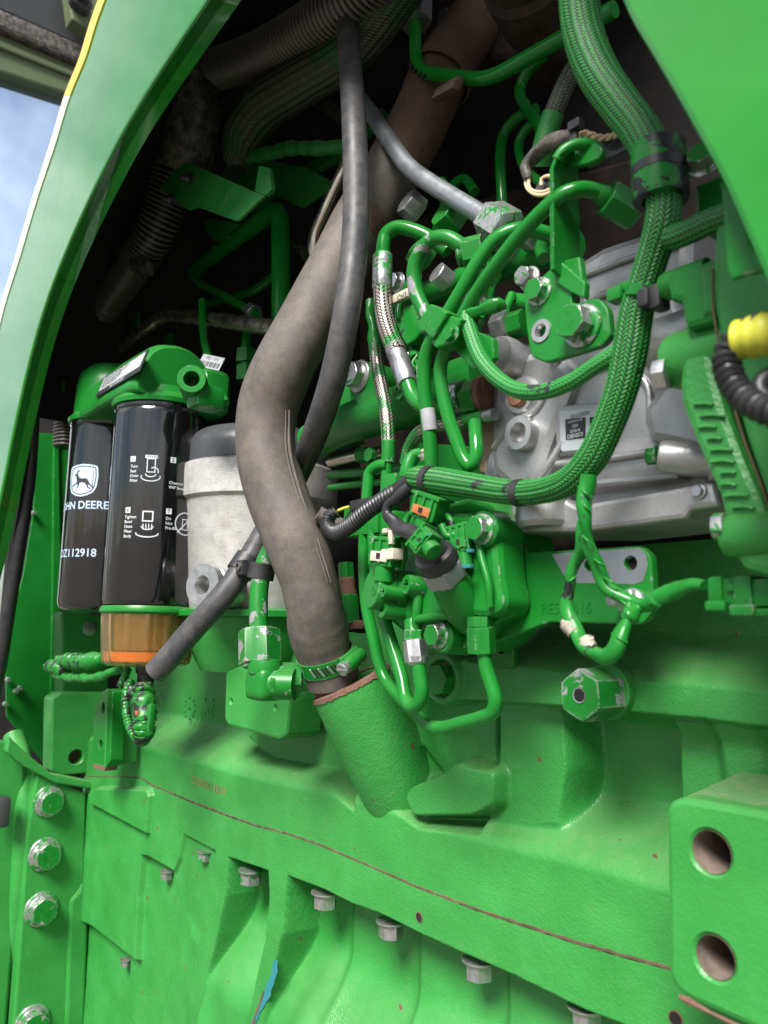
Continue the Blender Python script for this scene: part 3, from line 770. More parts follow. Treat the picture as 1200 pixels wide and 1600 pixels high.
class Print:
    def __init__(s): s.v = []; s.f = []; s.m = []
    def add(s, v, f, m=0):
        b = len(s.v); s.v += [(p[0], p[1]) for p in v]; s.f += [tuple(i + b for i in q) for q in f]; s.m += [m] * len(f)
    def rect(s, x, y, w, h, m=0): s.add([(x, y), (x + w, y), (x + w, y + h), (x, y + h)], [(0, 1, 2, 3)], m)
    def poly(s, pts, m=0):
        r = geometry.delaunay_2d_cdt([Vector(p) for p in pts], [], [list(range(len(pts)))], 1, 1e-7); s.add([(v.x, v.y) for v in r[0]], r[2], m)
    def frame(s, pts, w, m=0):
        q = [Vector(p) for p in pts]
        if area2(q) < 0: q = q[::-1]
        i = inset2(q, w); n = len(q); s.add([tuple(a) for a in q] + [tuple(a) for a in i], [(k, (k + 1) % n, n + (k + 1) % n, n + k) for k in range(n)], m)
    def line(s, a, b, w, m=0):
        a, b = Vector(a), Vector(b); d = (b - a).normalized(); n = Vector((-d.y, d.x)) * w / 2; s.add([tuple(a - n), tuple(b - n), tuple(b + n), tuple(a + n)], [(0, 1, 2, 3)], m)
    def text(s, t, size, x, y, bold=0, align='LEFT', m=0):
        v, f = text2(t, size, bold, align); s.add([(p.x + x, p.y + y) for p in v], f, m)
    def build(s, name, mats, parent, cx, cy, r, z0, ang0, label=None):
        for i, mt in enumerate(mats):
            fs = [f for f, m in zip(s.f, s.m) if m == i]
            if not fs: continue
            used = sorted({k for f in fs for k in f}); ix = {k: j for j, k in enumerate(used)}
            v, f = wrap([s.v[k] for k in used], [tuple(ix[k] for k in q) for q in fs], cx, cy, r + .00025 + .00015 * i, z0, ang0)
            mb = MB(); mb.add(v, f); tag(mb.build(name, mt, parent, sharp=None), kind='stuff')

def camang(c): return math.atan2(-c.y, -c.x)      # direction from an axis to the camera

def canfilter(cx, cy, ztop, zbot, R, name, label, loc):
    t = thing(name, label, 'filter', loc)
    mb = MB(); H = ztop - zbot
    lathe(mb, [(R * .80, 0), (R * .9, .002), (R * .965, .006), (R, .014), (R, H - .016), (R * 1.0, H - .012), (R * .985, H - .009), (R * 1.01, H - .006), (R * 1.01, H - .002), (R * .98, H)], Vector((cx, cy, zbot)), VZ, 72)
    mb.build('canister', FILT, t, sharp=28); return t

YF = .47; RF = .0655
c1 = P(165, 800, YF); c2 = P(243, 800, YF)
z1t = P(162, 654, YF - .03).z; z1b = P(140, 953, YF - .05).z
f1 = canfilter(c1.x, c1.y, z1t, z1b, RF * .97, 'fuel_filter', 'glossy black filter canister with leaping deer emblem, behind the amber-bowl filter', (c1.x, c1.y, z1b))
z2t = P(250, 616, YF - .04).z; z2b = P(230, 948, YF - .06).z
f2 = canfilter(c2.x, c2.y, z2t, z2b, RF, 'fuel_filter', 'glossy black filter with numbered white instructions and an amber bowl beneath', (c2.x, c2.y, z2b - .06))

# emblem and lettering on the left canister
def px2loc(x, y, c, R):     # pixel -> (arc length from camera-facing line, z) on the cylinder front
    d = ray(x, y); # intersect with cylinder
    a = d.x ** 2 + d.y ** 2; b = -2 * (d.x * c.x + d.y * c.y); cc = c.x ** 2 + c.y ** 2 - R * R
    disc = max(b * b - 4 * a * cc, 0); t = (-b - math.sqrt(disc)) / (2 * a); p = d * t
    return (math.atan2(p.y - c.y, p.x - c.x), p.z)
R1 = RF * .97
a0, zl = px2loc(128, 750, c1, R1)
pr = Print(); k = .026
shield = [(-1, .72), (-.9, .88), (-.5, .95), (0, 1), (.5, .95), (.9, .88), (1, .72), (1.04, .2), (.98, -.4), (.8, -.75), (.4, -.95), (0, -1.02), (-.4, -.95), (-.8, -.75), (-.98, -.4), (-1.04, .2)]
pr.poly([(x * k, y * k) for x, y in shield], 0)
pr.frame([(x * k * .9, y * k * .9) for x, y in shield], .0016, 1)
deer = [(-.72, -.30), (-.60, -.22), (-.50, -.05), (-.42, .08), (-.25, .16), (.0, .14), (.18, .20), (.30, .34), (.36, .48), (.28, .62), (.18, .70), (.24, .72), (.34, .64), (.36, .76), (.42, .62), (.46, .50), (.62, .40), (.60, .34), (.48, .32), (.46, .18), (.40, .0), (.46, -.14), (.66, -.22), (.78, -.34), (.72, -.36), (.58, -.28), (.36, -.20), (.30, -.30), (.40, -.48), (.34, -.50), (.20, -.32), (.18, -.14), (-.05, -.10), (-.22, -.16), (-.36, -.30), (-.40, -.44), (-.62, -.58), (-.66, -.52), (-.50, -.40), (-.46, -.26), (-.56, -.30), (-.78, -.48), (-.82, -.42)]
pr.poly([(-x * k * .95, y * k * .95 - .001) for x, y in deer], 1)
pr.text('JOHN DEERE', .0175, -.004, -.0405, .012, 'CENTER', 0)
pr.text('DZ112918', .0175, -.006, P(130, 863, YF - .05).z - zl, .008, 'CENTER', 0)
pr.text('DEERE', .021, .132, -.006, .012, 'CENTER', 0)
pr.build('print', [PALEB, GREYP], f1, c1.x, c1.y, R1, zl, a0)

# pictogram instructions on the right canister
a0, zl = px2loc(225, 740, c2, RF); pr = Print()
def L2(x, y):
    a, z = px2loc(x, y, c2, RF); d = (a - a0 + PI) % (2 * PI) - PI; return d * RF, z - zl
def numbox(n, x, y):
    u, v = L2(x, y); s = .0078; pr.rect(u - s / 2, v - s / 2, s, s, 0); pr.text(n, .0072, u, v, .01, 'CENTER', 1)
def para(lines, x, y, size=.0058, dz=.0066):
    u, v = L2(x, y)
    for i, l in enumerate(lines): pr.text(l, size, u, v - i * dz, .012)
numbox('1', 208, 717); para(['Turn', 'Seal', 'Onto', 'Filter'], 204, 729)
numbox('2', 271, 719); para(['Chevron', 'WIF Sensor'], 264, 754)
numbox('6', 200, 797); para(['Tighten', 'Bowl', 'Onto', 'Filter', 'Body'], 195, 808)
numbox('7', 264, 799); para(['Do', 'Not', 'Pre-fill'], 259, 810)
u, v = L2(237, 716); w = .017
pr.rect(u - w / 2, v, w, .0045, 0)
for i in range(5): pr.line((u - w / 2 + .003 + i * .003, v + .0006), (u - w / 2 + .0045 + i * .003, v + .004), .0008, 1)
pr.frame([(u - .006, v - .020), (u + .006, v - .020), (u + .006, v), (u - .006, v)], .0012)
def arc(cx, cy, rx, ry, t0, t1, w=.0012, n=14):
    q = [(cx + rx * math.cos(t0 + (t1 - t0) * i / n), cy + ry * math.sin(t0 + (t1 - t0) * i / n)) for i in range(n + 1)]
    for a, b in zip(q, q[1:]): pr.line(a, b, w)
arc(u, v - .026, .013, .006, PI * .9, PI * 2.1); arc(u, v - .022, .007, .004, PI, 2 * PI); arc(u + .004, v - .018, .006, .005, -.5, 2.2)
u, v = L2(231, 806)
pr.frame([(u - .0075, v - .008), (u + .0075, v - .008), (u + .0075, v + .007), (u - .0075, v + .007)], .0018)
arc(u, v - .024, .015, .005, PI * .95, PI * 2.05, .0016); arc(u, v - .014, .008, .005, PI, 2 * PI)
for i in range(4): pr.line((u - .006 + i * .004, v - .011), (u - .005 + i * .0035, v - .019), .0012)
u, v = L2(289, 819); arc(u, v, .0155, .0155, 0, 2 * PI, .0018, 30); pr.line((u - .012, v - .013), (u + .011, v + .011), .0018)
pr.frame([(u - .005, v - .009), (u + .005, v - .009), (u + .005, v + .007), (u - .005, v + .007)], .0014)
pr.build('print', [WHITEP, GREYP], f2, c2.x, c2.y, RF, zl, a0)

# amber water bowl with its green rim, ribs and sensor stem
zb0 = P(228, 1046, YF - .05).z; Rb = RF * .985
mb = MB(); lathe(mb, [(RF * 1.0, .008), (RF * 1.03, .004), (RF * 1.03, 0), (RF * .99, -.003)], Vector((c2.x, c2.y, z2b - .004)), VZ, 64, cap0=False, cap1=False); mb.build('rim', PAINT, f2)
Hb = z2b - .005 - zb0; rib = 14; mb = MB(); vs = []; fs = []; S = 112
prof = [(1.0, 1), (.985, .9), (.955, .5), (.93, .16), (.90, .05), (.82, 0), (.3, -.02)]
for pi_, (rr, hh) in enumerate(prof):
    for k2 in range(S):
        t = 2 * PI * k2 / S; bumpr = .0022 if (k2 % 8 in (0, 1)) and 0 < pi_ < 5 else 0
        r = Rb * rr + bumpr; vs.append((c2.x + r * math.cos(t), c2.y + r * math.sin(t), zb0 + Hb * hh))
for i in range(len(prof) - 1):
    for k2 in range(S): fs.append((i * S + k2, i * S + (k2 + 1) % S, (i + 1) * S + (k2 + 1) % S, (i + 1) * S + k2)[::-1])
fs.append(tuple(range(S))[::-1]); fs.append(tuple((len(prof) - 1) * S + k2 for k2 in range(S)))
mb.add(vs, fs); b0_ = len(mb.v); n0_ = len(mb.f)
inn = [((x - c2.x) * .94 + c2.x, (y - c2.y) * .94 + c2.y, z + .003) for x, y, z in vs]
mb.add(inn, [tuple(reversed(f)) for f in fs]); mb.build('amber_bowl', AMBER, f2, sharp=40)
mbc = MB(); lathe(mbc, [(Rb * .70, Hb * .97), (Rb * .66, Hb * .30), (Rb * .5, Hb * .24)], Vector((c2.x, c2.y, zb0)), VZ, 40); mbc.build('inner_core', CORE, f2)
mbc = MB(); lathe(mbc, [(Rb * .72, Hb * .05), (Rb * .83, Hb * .10), (Rb * .86, Hb * .26), (Rb * .3, Hb * .265)], Vector((c2.x, c2.y, zb0)), VZ, 40); mbc.build('fuel', FUEL, f2)
mb = MB(); lathe(mb, [(.012, .03), (.015, .0), (.014, -.010), (.012, -.012), (.012, -.034), (.010, -.036)], Vector((c2.x, c2.y, zb0)), VZ, 24); mb.build('drain_stem', BLACKP, f2)

# ------------------------------------------------------------------ green filter head casting above both filters
hd = thing('filter_head', 'shiny green cast filter head with white label plate above the black filters', 'filter head', (c2.x, c2.y, z2t))
mb = MB()
lathe(mb, [(RF * .9, -.001), (RF * 1.06, 0), (RF * 1.08, .006), (RF * 1.05, .010), (RF * .93, .016), (RF * .88, .026)], Vector((c2.x, c2.y, z2t)), VZ, 56)
mb.build('front_cap', PAINT, hd)
mb = MB(); lathe(mb, [(R1 * .9, -.001), (R1 * 1.06, 0), (R1 * 1.08, .006), (R1 * .96, .014), (R1 * .93, .065), (R1 * .86, .085), (R1 * .65, .098), (R1 * .3, .104)], Vector((c1.x, c1.y, z1t)), VZ, 48); mb.build('rear_dome', PAINT, hd)
# arched body: a rounded profile drawn across, extruded along X
def loft(mb, secs, m=0, cap=True):
    n = len(secs[0]); vs = [v for s in secs for v in s]; fs = []
    for i in range(len(secs) - 1):
        for k in range(n): fs.append((i * n + k, i * n + (k + 1) % n, (i + 1) * n + (k + 1) % n, (i + 1) * n + k))
    if cap: fs.append(tuple(reversed(range(n)))); fs.append(tuple((len(secs) - 1) * n + k for k in range(n)))
    mb.add(vs, fs, m)
prof = [(-.062, 0), (-.066, .012), (-.062, .030), (-.054, .062), (-.044, .084), (-.026, .100), (.0, .106), (.024, .101), (.042, .086), (.058, .055), (.066, .015), (.064, 0)]
prof = [(v.x, v.y * .80) for v in rpoly([Vector(p) for p in prof], .012, 3)]
mb = MB(); secs = []
for x, s, dz in ((c1.x - .02, .80, .0), (c1.x + .01, .95, .004), (c2.x - .06, 1, .004), (c2.x + .030, 1, .002), (c2.x + .045, .97, .0), (c2.x + .052, .9, .0)):
    secs.append([Vector((x, c2.y + a * s, z2t + .008 + b * s + dz)) for a, b in prof])
loft(mb, secs); mb.build('arched_body', PAINT, hd, sharp=30)
# port boss facing +X, label plate on the front slope
pb = P(301, 597, c2.y - .040)
ax = Vector((.82, -.5, -.02)).normalized()
mb = MB(); lathe(mb, [(.0185, -.04), (.0185, .012), (.0172, .0145), (.0105, .0145), (.0098, .0135), (.0098, -.02)], pb, ax, 32, cap1=True); mb.build('port_boss', PAINT, hd)
mb = MB(); rbox(mb, pb + Vector((-.006, .022, -.016)), VX, VY, VZ, .036, .040, .03, .008); mb.build('port_foot', PAINT, hd)
xa, xb = P(163, 600, YF - .055).x, P(232, 570, YF - .055).x
ex = VX.copy(); ey = Vector((0, .011, .033)).normalized(); ny = ex.cross(ey)
cl = Vector(((xa + xb) / 2, c2.y - .0610, z2t + .008 + .038)); wd, ht = xb - xa, .036
mb = MB(); rbox(mb, cl, ex, ey, ny, wd, ht, .002, .0008); mb.build('label_plate', GREYP, hd)
mb = MB(); rbox(mb, cl + ny * .0011 + ey * ht * .08, ex, ey, ny, wd * .92, ht * .66, .0006, .0001)
mb.build('label_face', STICK, hd)
mb = MB(); random.seed(5)
for i in range(4):
    text_flat(mb, 'SERVICE FILTER EVERY 500 H'[: 26 - 3 * i], .0075, cl + ny * .0015 + ey * ht * (.30 - .14 * i) - ex * wd * .42, ex, ey, .0003, 0, 0, 'LEFT')
tag(mb.build('label_print', GREYP, hd), kind='stuff')
mb = MB(); text_flat(mb, 'NOT FOR SALE', .008, cl + ny * .0012 - ey * ht * .38, ex, ey, .0003); tag(mb.build('label_print', WHITEP, hd), kind='stuff')
mb = MB(); rbox(mb, P(325, 618, .52), VX, VY, VZ, .06, .05, .07, .018, seg=3); mb.build('rear_lug', PAINT, hd)
bl = P(330, 566, .53); exb = Vector((.75, .62, -.25)).normalized(); nyb = Vector((.55, -.75, .35)); nyb = (nyb - nyb.dot(exb) * exb).normalized(); eyb = nyb.cross(exb)
mb = MB(); rbox(mb, bl, exb, eyb, nyb, .036, .024, .001, .0003); mb.build('barcode_sticker', WHITEP, hd)
mb = MB(); text_flat(mb, '95 - 01', .007, bl + nyb * .0006 + eyb * .006, exb, eyb, .0003)
random.seed(11); x = -.016
while x < .016:
    wv = random.choice((.0006, .001, .0016)); rbox(mb, bl + nyb * .0006 + exb * x - eyb * .005, exb, eyb, nyb, wv, .010, .0004, .00005, seg=1); x += wv + random.choice((.0007, .0012))
tag(mb.build('barcode_print', GREYP, hd), kind='stuff')

# ------------------------------------------------------------------ aluminium canister with the grey cap
YCN = .60; cc = P(402, 800, YCN)
def zc(y, dy=.11): return P(400, y, YCN - dy).z
can = thing('oil_filter_housing', 'large sand cast aluminium canister with dark grey cap behind the hose', 'filter housing', (cc.x, cc.y, zc(960)))
R_ = .1185
mb = MB(); z0 = zc(955)
lathe(mb, [(R_ * .80, 0), (R_ * .84, zc(930) - z0), (R_ * .93, zc(770) - z0), (R_ * .945, zc(757) - z0), (R_ * .95, zc(752) - z0), (R_ * 1.0, zc(746) - z0), (R_ * 1.005, zc(700) - z0), (R_ * 1.0, zc(690) - z0), (R_ * .96, zc(686) - z0)], Vector((cc.x, cc.y, z0)), VZ, 80)
mb.build('body', ALUF, can, sharp=25)
mb = MB(); z1 = zc(690)
lathe(mb, [(R_ * .955, -.002), (R_ * .955, .004), (R_ * .94, .006), (R_ * .94, zc(655) - z1), (R_ * .92, zc(645) - z1), (R_ * .86, zc(632) - z1), (R_ * .78, zc(624) - z1), (R_ * .3, zc(612) - z1), (R_ * .28, zc(605) - z1)], Vector((cc.x, cc.y, z1)), VZ, 80)
mb.build('cap', GREYCAP, can, sharp=25)
hx = Vector((cc.x, cc.y, zc(612))); mb = MB(); hexprism(mb, hx, VZ, .030, .03, .1); mb.build('cap_nut', GREYCAP, can)
# side port at its lower left
pp = P(322, 915, .475); pa = Vector((.35, -.93, .03)).normalized()
mb = MB(); lathe(mb, [(.026, -.05), (.026, -.012), (.0235, -.010), (.0235, -.004), (.028, -.003), (.028, .006), (.027, .0075), (.0125, .0075), (.0115, .006), (.0115, -.02)], pp, pa, 36); mb.build('port', ZINC, can)
# green mounting ring and stepped foot
mb = MB(); zr = zc(962); lathe(mb, [(R_ * .88, 0), (R_ * .98, .002), (R_ * .98, .010), (R_ * .86, .013)], Vector((cc.x, cc.y, zr)), VZ, 64); mb.build('mounting_ring', PAINT, can)
mb = MB(); lathe(mb, [(R_ * .60, P(400, 1060, .5).z - zr), (R_ * .66, P(400, 1045, .5).z - zr), (R_ * .80, P(400, 1000, .5).z - zr), (R_ * .83, P(400, 985, .5).z - zr), (R_ * .83, .0), ], Vector((cc.x, cc.y, zr)), VZ, 48); mb.build('foot', CASTF, can, sharp=25)
plate('foot_plate', [(352, 1050), (372, 1040), (448, 1062), (452, 1090), (446, 1150), (434, 1156), (356, 1134), (350, 1124)], .54, .05, CASTF, can, r=6, bev=.004, holes=((361, 1096, 3.2), (430, 1106, 3.4)), mh=BLACKP)

# ------------------------------------------------------------------ big coolant hose and its neck
def ribs_soft(s, t): return .0006 * math.sin(s * 55 + math.cos(t) * 2) + .0005 * math.sin(3 * t + s * 30), 0
hose = thing('coolant_hose', 'thick brownish grey rubber coolant hose sweeping down into a rusty green neck', 'hose', P(520, 1075, .5))
hp = [(770, 0, .66, 46), (722, 62, .63, 46), (690, 112, .605, 46), (650, 200, .575, 50), (600, 290, .545, 51), (548, 380, .515, 51), (498, 475, .48, 51), (448, 565, .452, 49), (418, 640, .443, 47), (415, 705, .443, 46), (434, 775, .450, 46), (463, 850, .460, 45), (482, 905, .470, 43.5), (491, 950, .478, 44), (495, 975, .486, 48), (500, 1000, .494, 47), (505, 1018, .500, 43.5), (516, 1050, .511, 43.5), (519.5, 1062, .515, 43.5)]
hpts, hrad = path(hp)
_m = sum(hrad) / len(hrad); hrad = [.25 * r + .75 * _m if i < 12 else r for i, r in enumerate(hrad)]
tube('hose', None, RUBBER, hose, seg=48, ds=.004, prof=ribs_soft, world=(hpts[3:], hrad[3:]))
tube('upper_pipe', None, BROWNH, hose, seg=40, ds=.004, prof=ribs_soft, world=(hpts[:6], [r * (1.03 if i < 4 else .97) for i, r in enumerate(hrad[:6])]))
# moulded seam lines along the bend
for off, w in ((.72, .0020), (.60, .0013)):
    pp_ = []
    for q in ((418, 640, .443, 47), (420, 705, .443, 46), (438, 775, .450, 46), (466, 850, .460, 45), (486, 910, .470, 44)):
        c = P(*q[:3]); tow = (-c).normalized(); side = FWD.cross(Vector((0, 0, 1))).normalized()
        r = M(q[3], c) * .970; pp_.append(c + side * r * off + tow * r * math.sqrt(1 - off * off))
    mb = MB(); a_, b_ = catmull(pp_, [w * .3, w, w, w, w * .3], 8); sweep(mb, a_, b_, 8); mb.build('mould_seam', RUBBER, hose)
# worm drive clamp: slotted band, housing, screw
ca, cb = P(505, 1014, .499), P(515, 1046, .510); cd = (cb - ca).normalized(); rc = hrad[-2] * 1.005
bcen = P(510.5, 1030, .5045); half = M(12, bcen)
mb = MB(); lathe(mb, [(rc, -half), (rc + .0016, -half), (rc + .0016, half), (rc, half)], bcen, cd, 64, cap0=False, cap1=False); cl_ = mb.build('clamp_band', PAINT_W, hose)
e1, e2, a3 = frame(cd); tc_ = -bcen.normalized(); tw = (tc_ - tc_.dot(cd) * cd).normalized(); sd_ = cd.cross(tw)
if sd_.dot(ROT @ Vector((1, 0, 0))) < 0: sd_ = -sd_
def bandpt(t, r): return bcen + (tw * math.cos(t) + sd_ * math.sin(t)) * r
for i in range(9):
    t = -.62 + i * .105; p = bandpt(t, rc + .0018); nn = (p - bcen).normalized(); tt = cd.cross(nn)
    mb = MB(); rbox(mb, p, (tt * .9 + cd * .35).normalized(), nn, (cd * .9 - tt * .35).normalized(), .0018, .0012, half * 1.3, .0004, seg=1); mb.build('slot', NEARBLACK if i % 3 else ZINC, cl_)
th0 = .78; p = bandpt(th0, rc + .0068); nn = (p - bcen).normalized(); tt = cd.cross(nn)
if tt.dot(sd_) < 0: tt = -tt
mb = MB(); rbox(mb, bandpt(th0, rc + .003), tt, nn, cd, .030, .005, half * 2.2, .0012); mb.build('clamp_saddle', PAINT, hose)
ch_ = mb = MB(); lathe(mb, [(.0075, -.013), (.0082, -.011), (.0082, .013), (.0072, .0145)], p, tt, 24); ch_ = mb.build('clamp_housing', PAINT, hose)
hs_ = p - tt * .013
mb = MB(); lathe(mb, [(.0035, 0), (.0074, .0005), (.0074, .007), (.0062, .008)], hs_, -tt, 20); rbox(mb, hs_ - tt * .0078, nn, tt, cd, .0125, .0016, .0022, .0003, seg=1); mb.build('clamp_screw', ZINCG, ch_)
# dark rusty inner pipe under the hose end
neck = thing('coolant_neck', 'green cast neck with a rusty flaking rim under the big hose', 'pipe neck', P(560, 1250, .55))
n0, n1 = P(547, 1064, .532), P(640, 1258, .606); na = (n0 - n1).normalized(); Ln = (n0 - n1).length; rn = M(66, n0)
_uv = -n0.normalized(); _uv = (_uv - _uv.dot(na) * na).normalized(); _ob = na.dot(-n0.normalized()); _ob = max(math.tan(math.asin(_ob)) - .12, 0)
def oblique(mb):      # mouth cut level, lower at the back than the axis would give
    for i, v in enumerate(mb.v):
        q = Vector(v) - n1; z = q.dot(na); k = sm(np.array((z - Ln * .35) / (Ln * .6)))
        mb.v[i] = tuple(Vector(v) + na * float(k) * q.dot(_uv) * _ob)
mb = MB(); lathe(mb, [(rn * .90, -.04), (rn * .98, Ln * .2), (rn * 1.0, Ln * .45), (rn * 1.0, Ln * .75), (rn * .985, Ln - .006), (rn * .955, Ln - .001), (rn * .90, Ln), (rn * .70, Ln - .001), (rn * .67, Ln - .004), (rn * .66, Ln - .03)], n1, na, 72); oblique(mb); mb.build('neck_body', CAST, neck, sharp=50)
mb = MB()
e1, e2, a3 = frame(na); vs = []; fs = []; S = 140
for k in range(S):
    t = 2 * PI * k / S; wv = .0012 * noise.noise(Vector((math.cos(t) * 5, math.sin(t) * 5, 1))) + .0016 * noise.noise(Vector((math.cos(t) * 26, math.sin(t) * 26, 4)))
    d = e1 * math.cos(t) + e2 * math.sin(t)
    for r, z in ((rn * .70, Ln + .0003), (rn * .90, Ln + .0008), (rn * .962, Ln - .0006), (rn * .992, Ln - .005 - max(wv, -.003) * 1.2)): vs.append(n1 + na * z + d * (r + .0006))
for k in range(S):
    k2 = (k + 1) % S; fs += [(4 * k + j, 4 * k2 + j, 4 * k2 + j + 1, 4 * k + j + 1) for j in range(3)]
mb.add(vs, fs); oblique(mb); mb.build('rusty_rim', RUST, neck)
ip = P(520, 1062, .515); mb = MB(); lathe(mb, [(rc * .80, -.02), (rc * .80, .05)], ip, cd, 40); mb.build('inner_pipe', RUST, neck)

# ------------------------------------------------------------------ thinner black hose in front
bh = [(543, 40, .50), (548, 110, .485), (553, 190, .47), (556, 280, .46), (555, 370, .448), (548, 440, .44), (536, 520, .437), (518, 600, .440), (497, 665, .450), (470, 730, .487), (445, 780, .497), (415, 830, .48), (384, 882, .455), (345, 935, .43), (300, 985, .41), (262, 1030, .392), (243, 1050, .385)]
t = thing('vent_hose', 'slim black rubber hose crossing over the big hose and ending open below the filter', 'hose', P(243, 1055, .385))
tube('hose', bh, RUBBERD, t, r=.0135, seg=28, ds=.003, hollow=.62)
# double P-clamp linking it to the green pipe
cp = P(382, 884, .4545); dr = (P(345, 935, .43) - P(415, 830, .48)).normalized()
pc = thing('pipe_clip', 'black plastic double clip tying the slim hose to a green pipe', 'pipe clip', P(392, 905, .45))
mb = MB(); lathe(mb, [(.0136, -.011), (.0162, -.0105), (.0162, .0105), (.0136, .011)], cp, dr, 36, cap0=False, cap1=False); mb.build('hose_loop', BLACKP, pc)
gp = P(408, 893, .458); gd = Vector((.12, .1, 1)).normalized()
mb = MB(); lathe(mb, [(.0128, -.009), (.0152, -.0085), (.0152, .0085), (.0128, .009)], gp, gd, 32, cap0=False, cap1=False); mb.build('pipe_loop', BLACKP, pc)
q = (cp + gp) / 2 + Vector((.004, -.012, 0)); mb = MB(); rbox(mb, q, VX, VY, VZ, .016, .016, .017, .003); mb.build('clip_bridge', BLACKP, pc)
mb = MB(); lathe(mb, [(.0048, 0), (.0048, .003), (.0025, .003), (.0022, -.004)], q + Vector((.002, -.008, .001)), -VY, 16); mb.build('clip_rivet', BLACKD, pc)

# ------------------------------------------------------------------ pipe elbow fitting left of the neck
ef = thing('elbow_fitting', 'chipped green right-angle hydraulic elbow with hexagon nuts below the clip', 'pipe fitting', P(418, 1095, .45))
tube('pipe', [(446, 820, .476), (428, 850, .468), (412, 885, .459), (405, 920, .454), (404, 955, .452), (405, 995, .451)], PAINT_WW, ef, rpx=14.5, seg=24)
nb = P(406, 1036, .45); nt_ = P(405, 984, .452); ax = (nt_ - nb).normalized()
mb = MB(); hexprism(mb, nb, ax, M(33.5, nb), (nt_ - nb).length, .10, 0, 0, .30); lathe(mb, [(M(27, nb), -.004), (M(27, nb), .001)], nb, ax, 28); mb.build('pipe_nut', PAINT_WW, ef)
eb = P(414, 1068, .45); mb = MB(); rbox(mb, eb, VX, VY, VZ, M(56, eb), M(48, eb), M(52, eb), .011, seg=4); mb.build('elbow_body', PAINT_W, ef)
mb = MB(); lathe(mb, [(M(27, eb), 0), (M(28, eb), .006), (M(25, eb), .014)], eb + VZ * M(16, eb), VZ, 28); lathe(mb, [(M(24, eb), 0), (M(24, eb), .03)], eb + VX * .005, Vector((.75, .66, 0)).normalized(), 28); mb.build('elbow_collar', PAINT_W, ef)
hn = P(434, 1062, .462); mb = MB(); hexprism(mb, hn, Vector((.5, .86, 0)).normalized(), M(28, hn), .024, .10, 0, 0, .2); lathe(mb, [(M(18, hn), .02), (M(18, hn), .034)], hn, Vector((.4, .92, 0)).normalized(), 24); mb.build('side_nut', PAINT_W, ef)
fm = P(426, 1070, .45 - M(25, eb)); mb = MB(); rbox(mb, fm, VX, VY, VZ, M(13, fm), .0012, M(22, fm), .0005); text_flat(mb, '88', M(14, fm), fm + Vector((0, -.0006, 0)), VX, VZ, .0006, 0, .02); mb.build('maker_mark', PAINT, ef)

# ------------------------------------------------------------------ dark conduits and pipes high in the bay
tag(tube('corrugated_conduit', [(640, -70, .50), (600, -42, .50), (540, 6, .50), (470, 52, .505), (400, 88, .51), (345, 106, .515), (318, 112, .52)], CONDUIT, rpx=33, seg=36, ds=.0011, prof=corrugated(.0092, .0026), attr='weave'), 'fat ribbed black conduit running across the top of the bay', 'conduit')
tag(tube('corrugated_conduit', [(300, 118, .52, 38), (296, 170, .52, 40), (284, 235, .515, 38), (262, 310, .51, 33), (238, 370, .505, 30), (200, 430, .505, 25), (165, 480, .51, 23), (138, 540, .52, 21), (118, 600, .53, 20), (108, 650, .53, 20), (104, 700, .53, 20)], CONDUIT, seg=32, ds=.0010, prof=corrugated(.0078, .0021), attr='weave'), 'ribbed black conduit falling from the top down behind the filters', 'conduit')
tag(tube('wrapped_hose', [(272, 170, .53), (235, 280, .54), (205, 350, .545), (195, 395, .545), (215, 410, .54)], BLACKD, rpx=26, seg=24, prof=ribs_soft), 'dusty tape wrapped dark hose beside the ribbed conduit', 'hose')
tag(tube('sleeved_hose', [(640, -30, .53, 33), (560, 70, .53, 34), (480, 122, .53, 36), (412, 168, .53, 37), (382, 215, .53, 34), (372, 250, .53, 24), (371, 264, .53, 12)], MESH, seg=56, ds=.0013, prof=braid(20, .0042, .0006), attr='weave'), 'dusty green mesh sleeved hose under the fat ribbed conduit', 'hose')
tag(tube('taped_cable', [(380, 248, .54), (420, 240, .545), (455, 232, .55), (500, 232, .56), (560, 228, .58)], DARKG, rpx=11, seg=16, prof=lambda s, t: (.0012 * math.sin(s * 160) * math.sin(s * 57), 0)), 'dark taped cable leaving the mesh sleeved hose to the right', 'cable')

tag(tube('wrapped_hose', [(312, 128, .505), (306, 170, .50), (296, 225, .50), (284, 268, .50)], BLACKD, rpx=40, seg=28, prof=lambda s, t: (.0022 * noise.noise(Vector((s * 60, math.cos(t) * 2, math.sin(t) * 2))), 0)), 'dusty wrapped bundle where the two ribbed conduits meet', 'wrapped conduit')
tag(tube('loose_wrap', [(176, 330, .50, 5), (186, 370, .498, 15), (205, 400, .497, 20), (232, 420, .497, 12), (238, 428, .497, 2)], BLACKD, seg=20, prof=lambda s, t: (.0016 * noise.noise(Vector((s * 70, math.cos(t) * 2, math.sin(t) * 2))), 0)), 'loose flap of dark wrap hanging from the ribbed conduit', 'wrap')
br = thing('clip_bracket', 'small dirty green bracket plate held by two black push clips', 'bracket', P(330, 340, .465))
plate('plate', [(247, 294), (290, 251), (397, 300), (412, 306), (370, 346), (308, 323), (294, 328)], .465, .004, DARKG, br, r=[7, 6, 3, 6, 10, 6, 4], bev=.0015)
plate('side_lug', [(397, 300), (414, 306), (424, 296), (420, 262), (404, 258)], .468, .006, DARKG, br, r=5)
for x, y in ((300, 279), (271, 312)):
    p = P(x, y, .465); mb = MB(); lathe(mb, [(M(9, p), 0), (M(9, p), .003), (M(7, p), .004), (M(7.5, p), .007), (M(5, p), .010), (M(4, p), .013), (M(3.6, p), .018)], p, Vector((-.2, -1, -.25)).normalized(), 20); mb.build('push_clip', BLACKP, br)
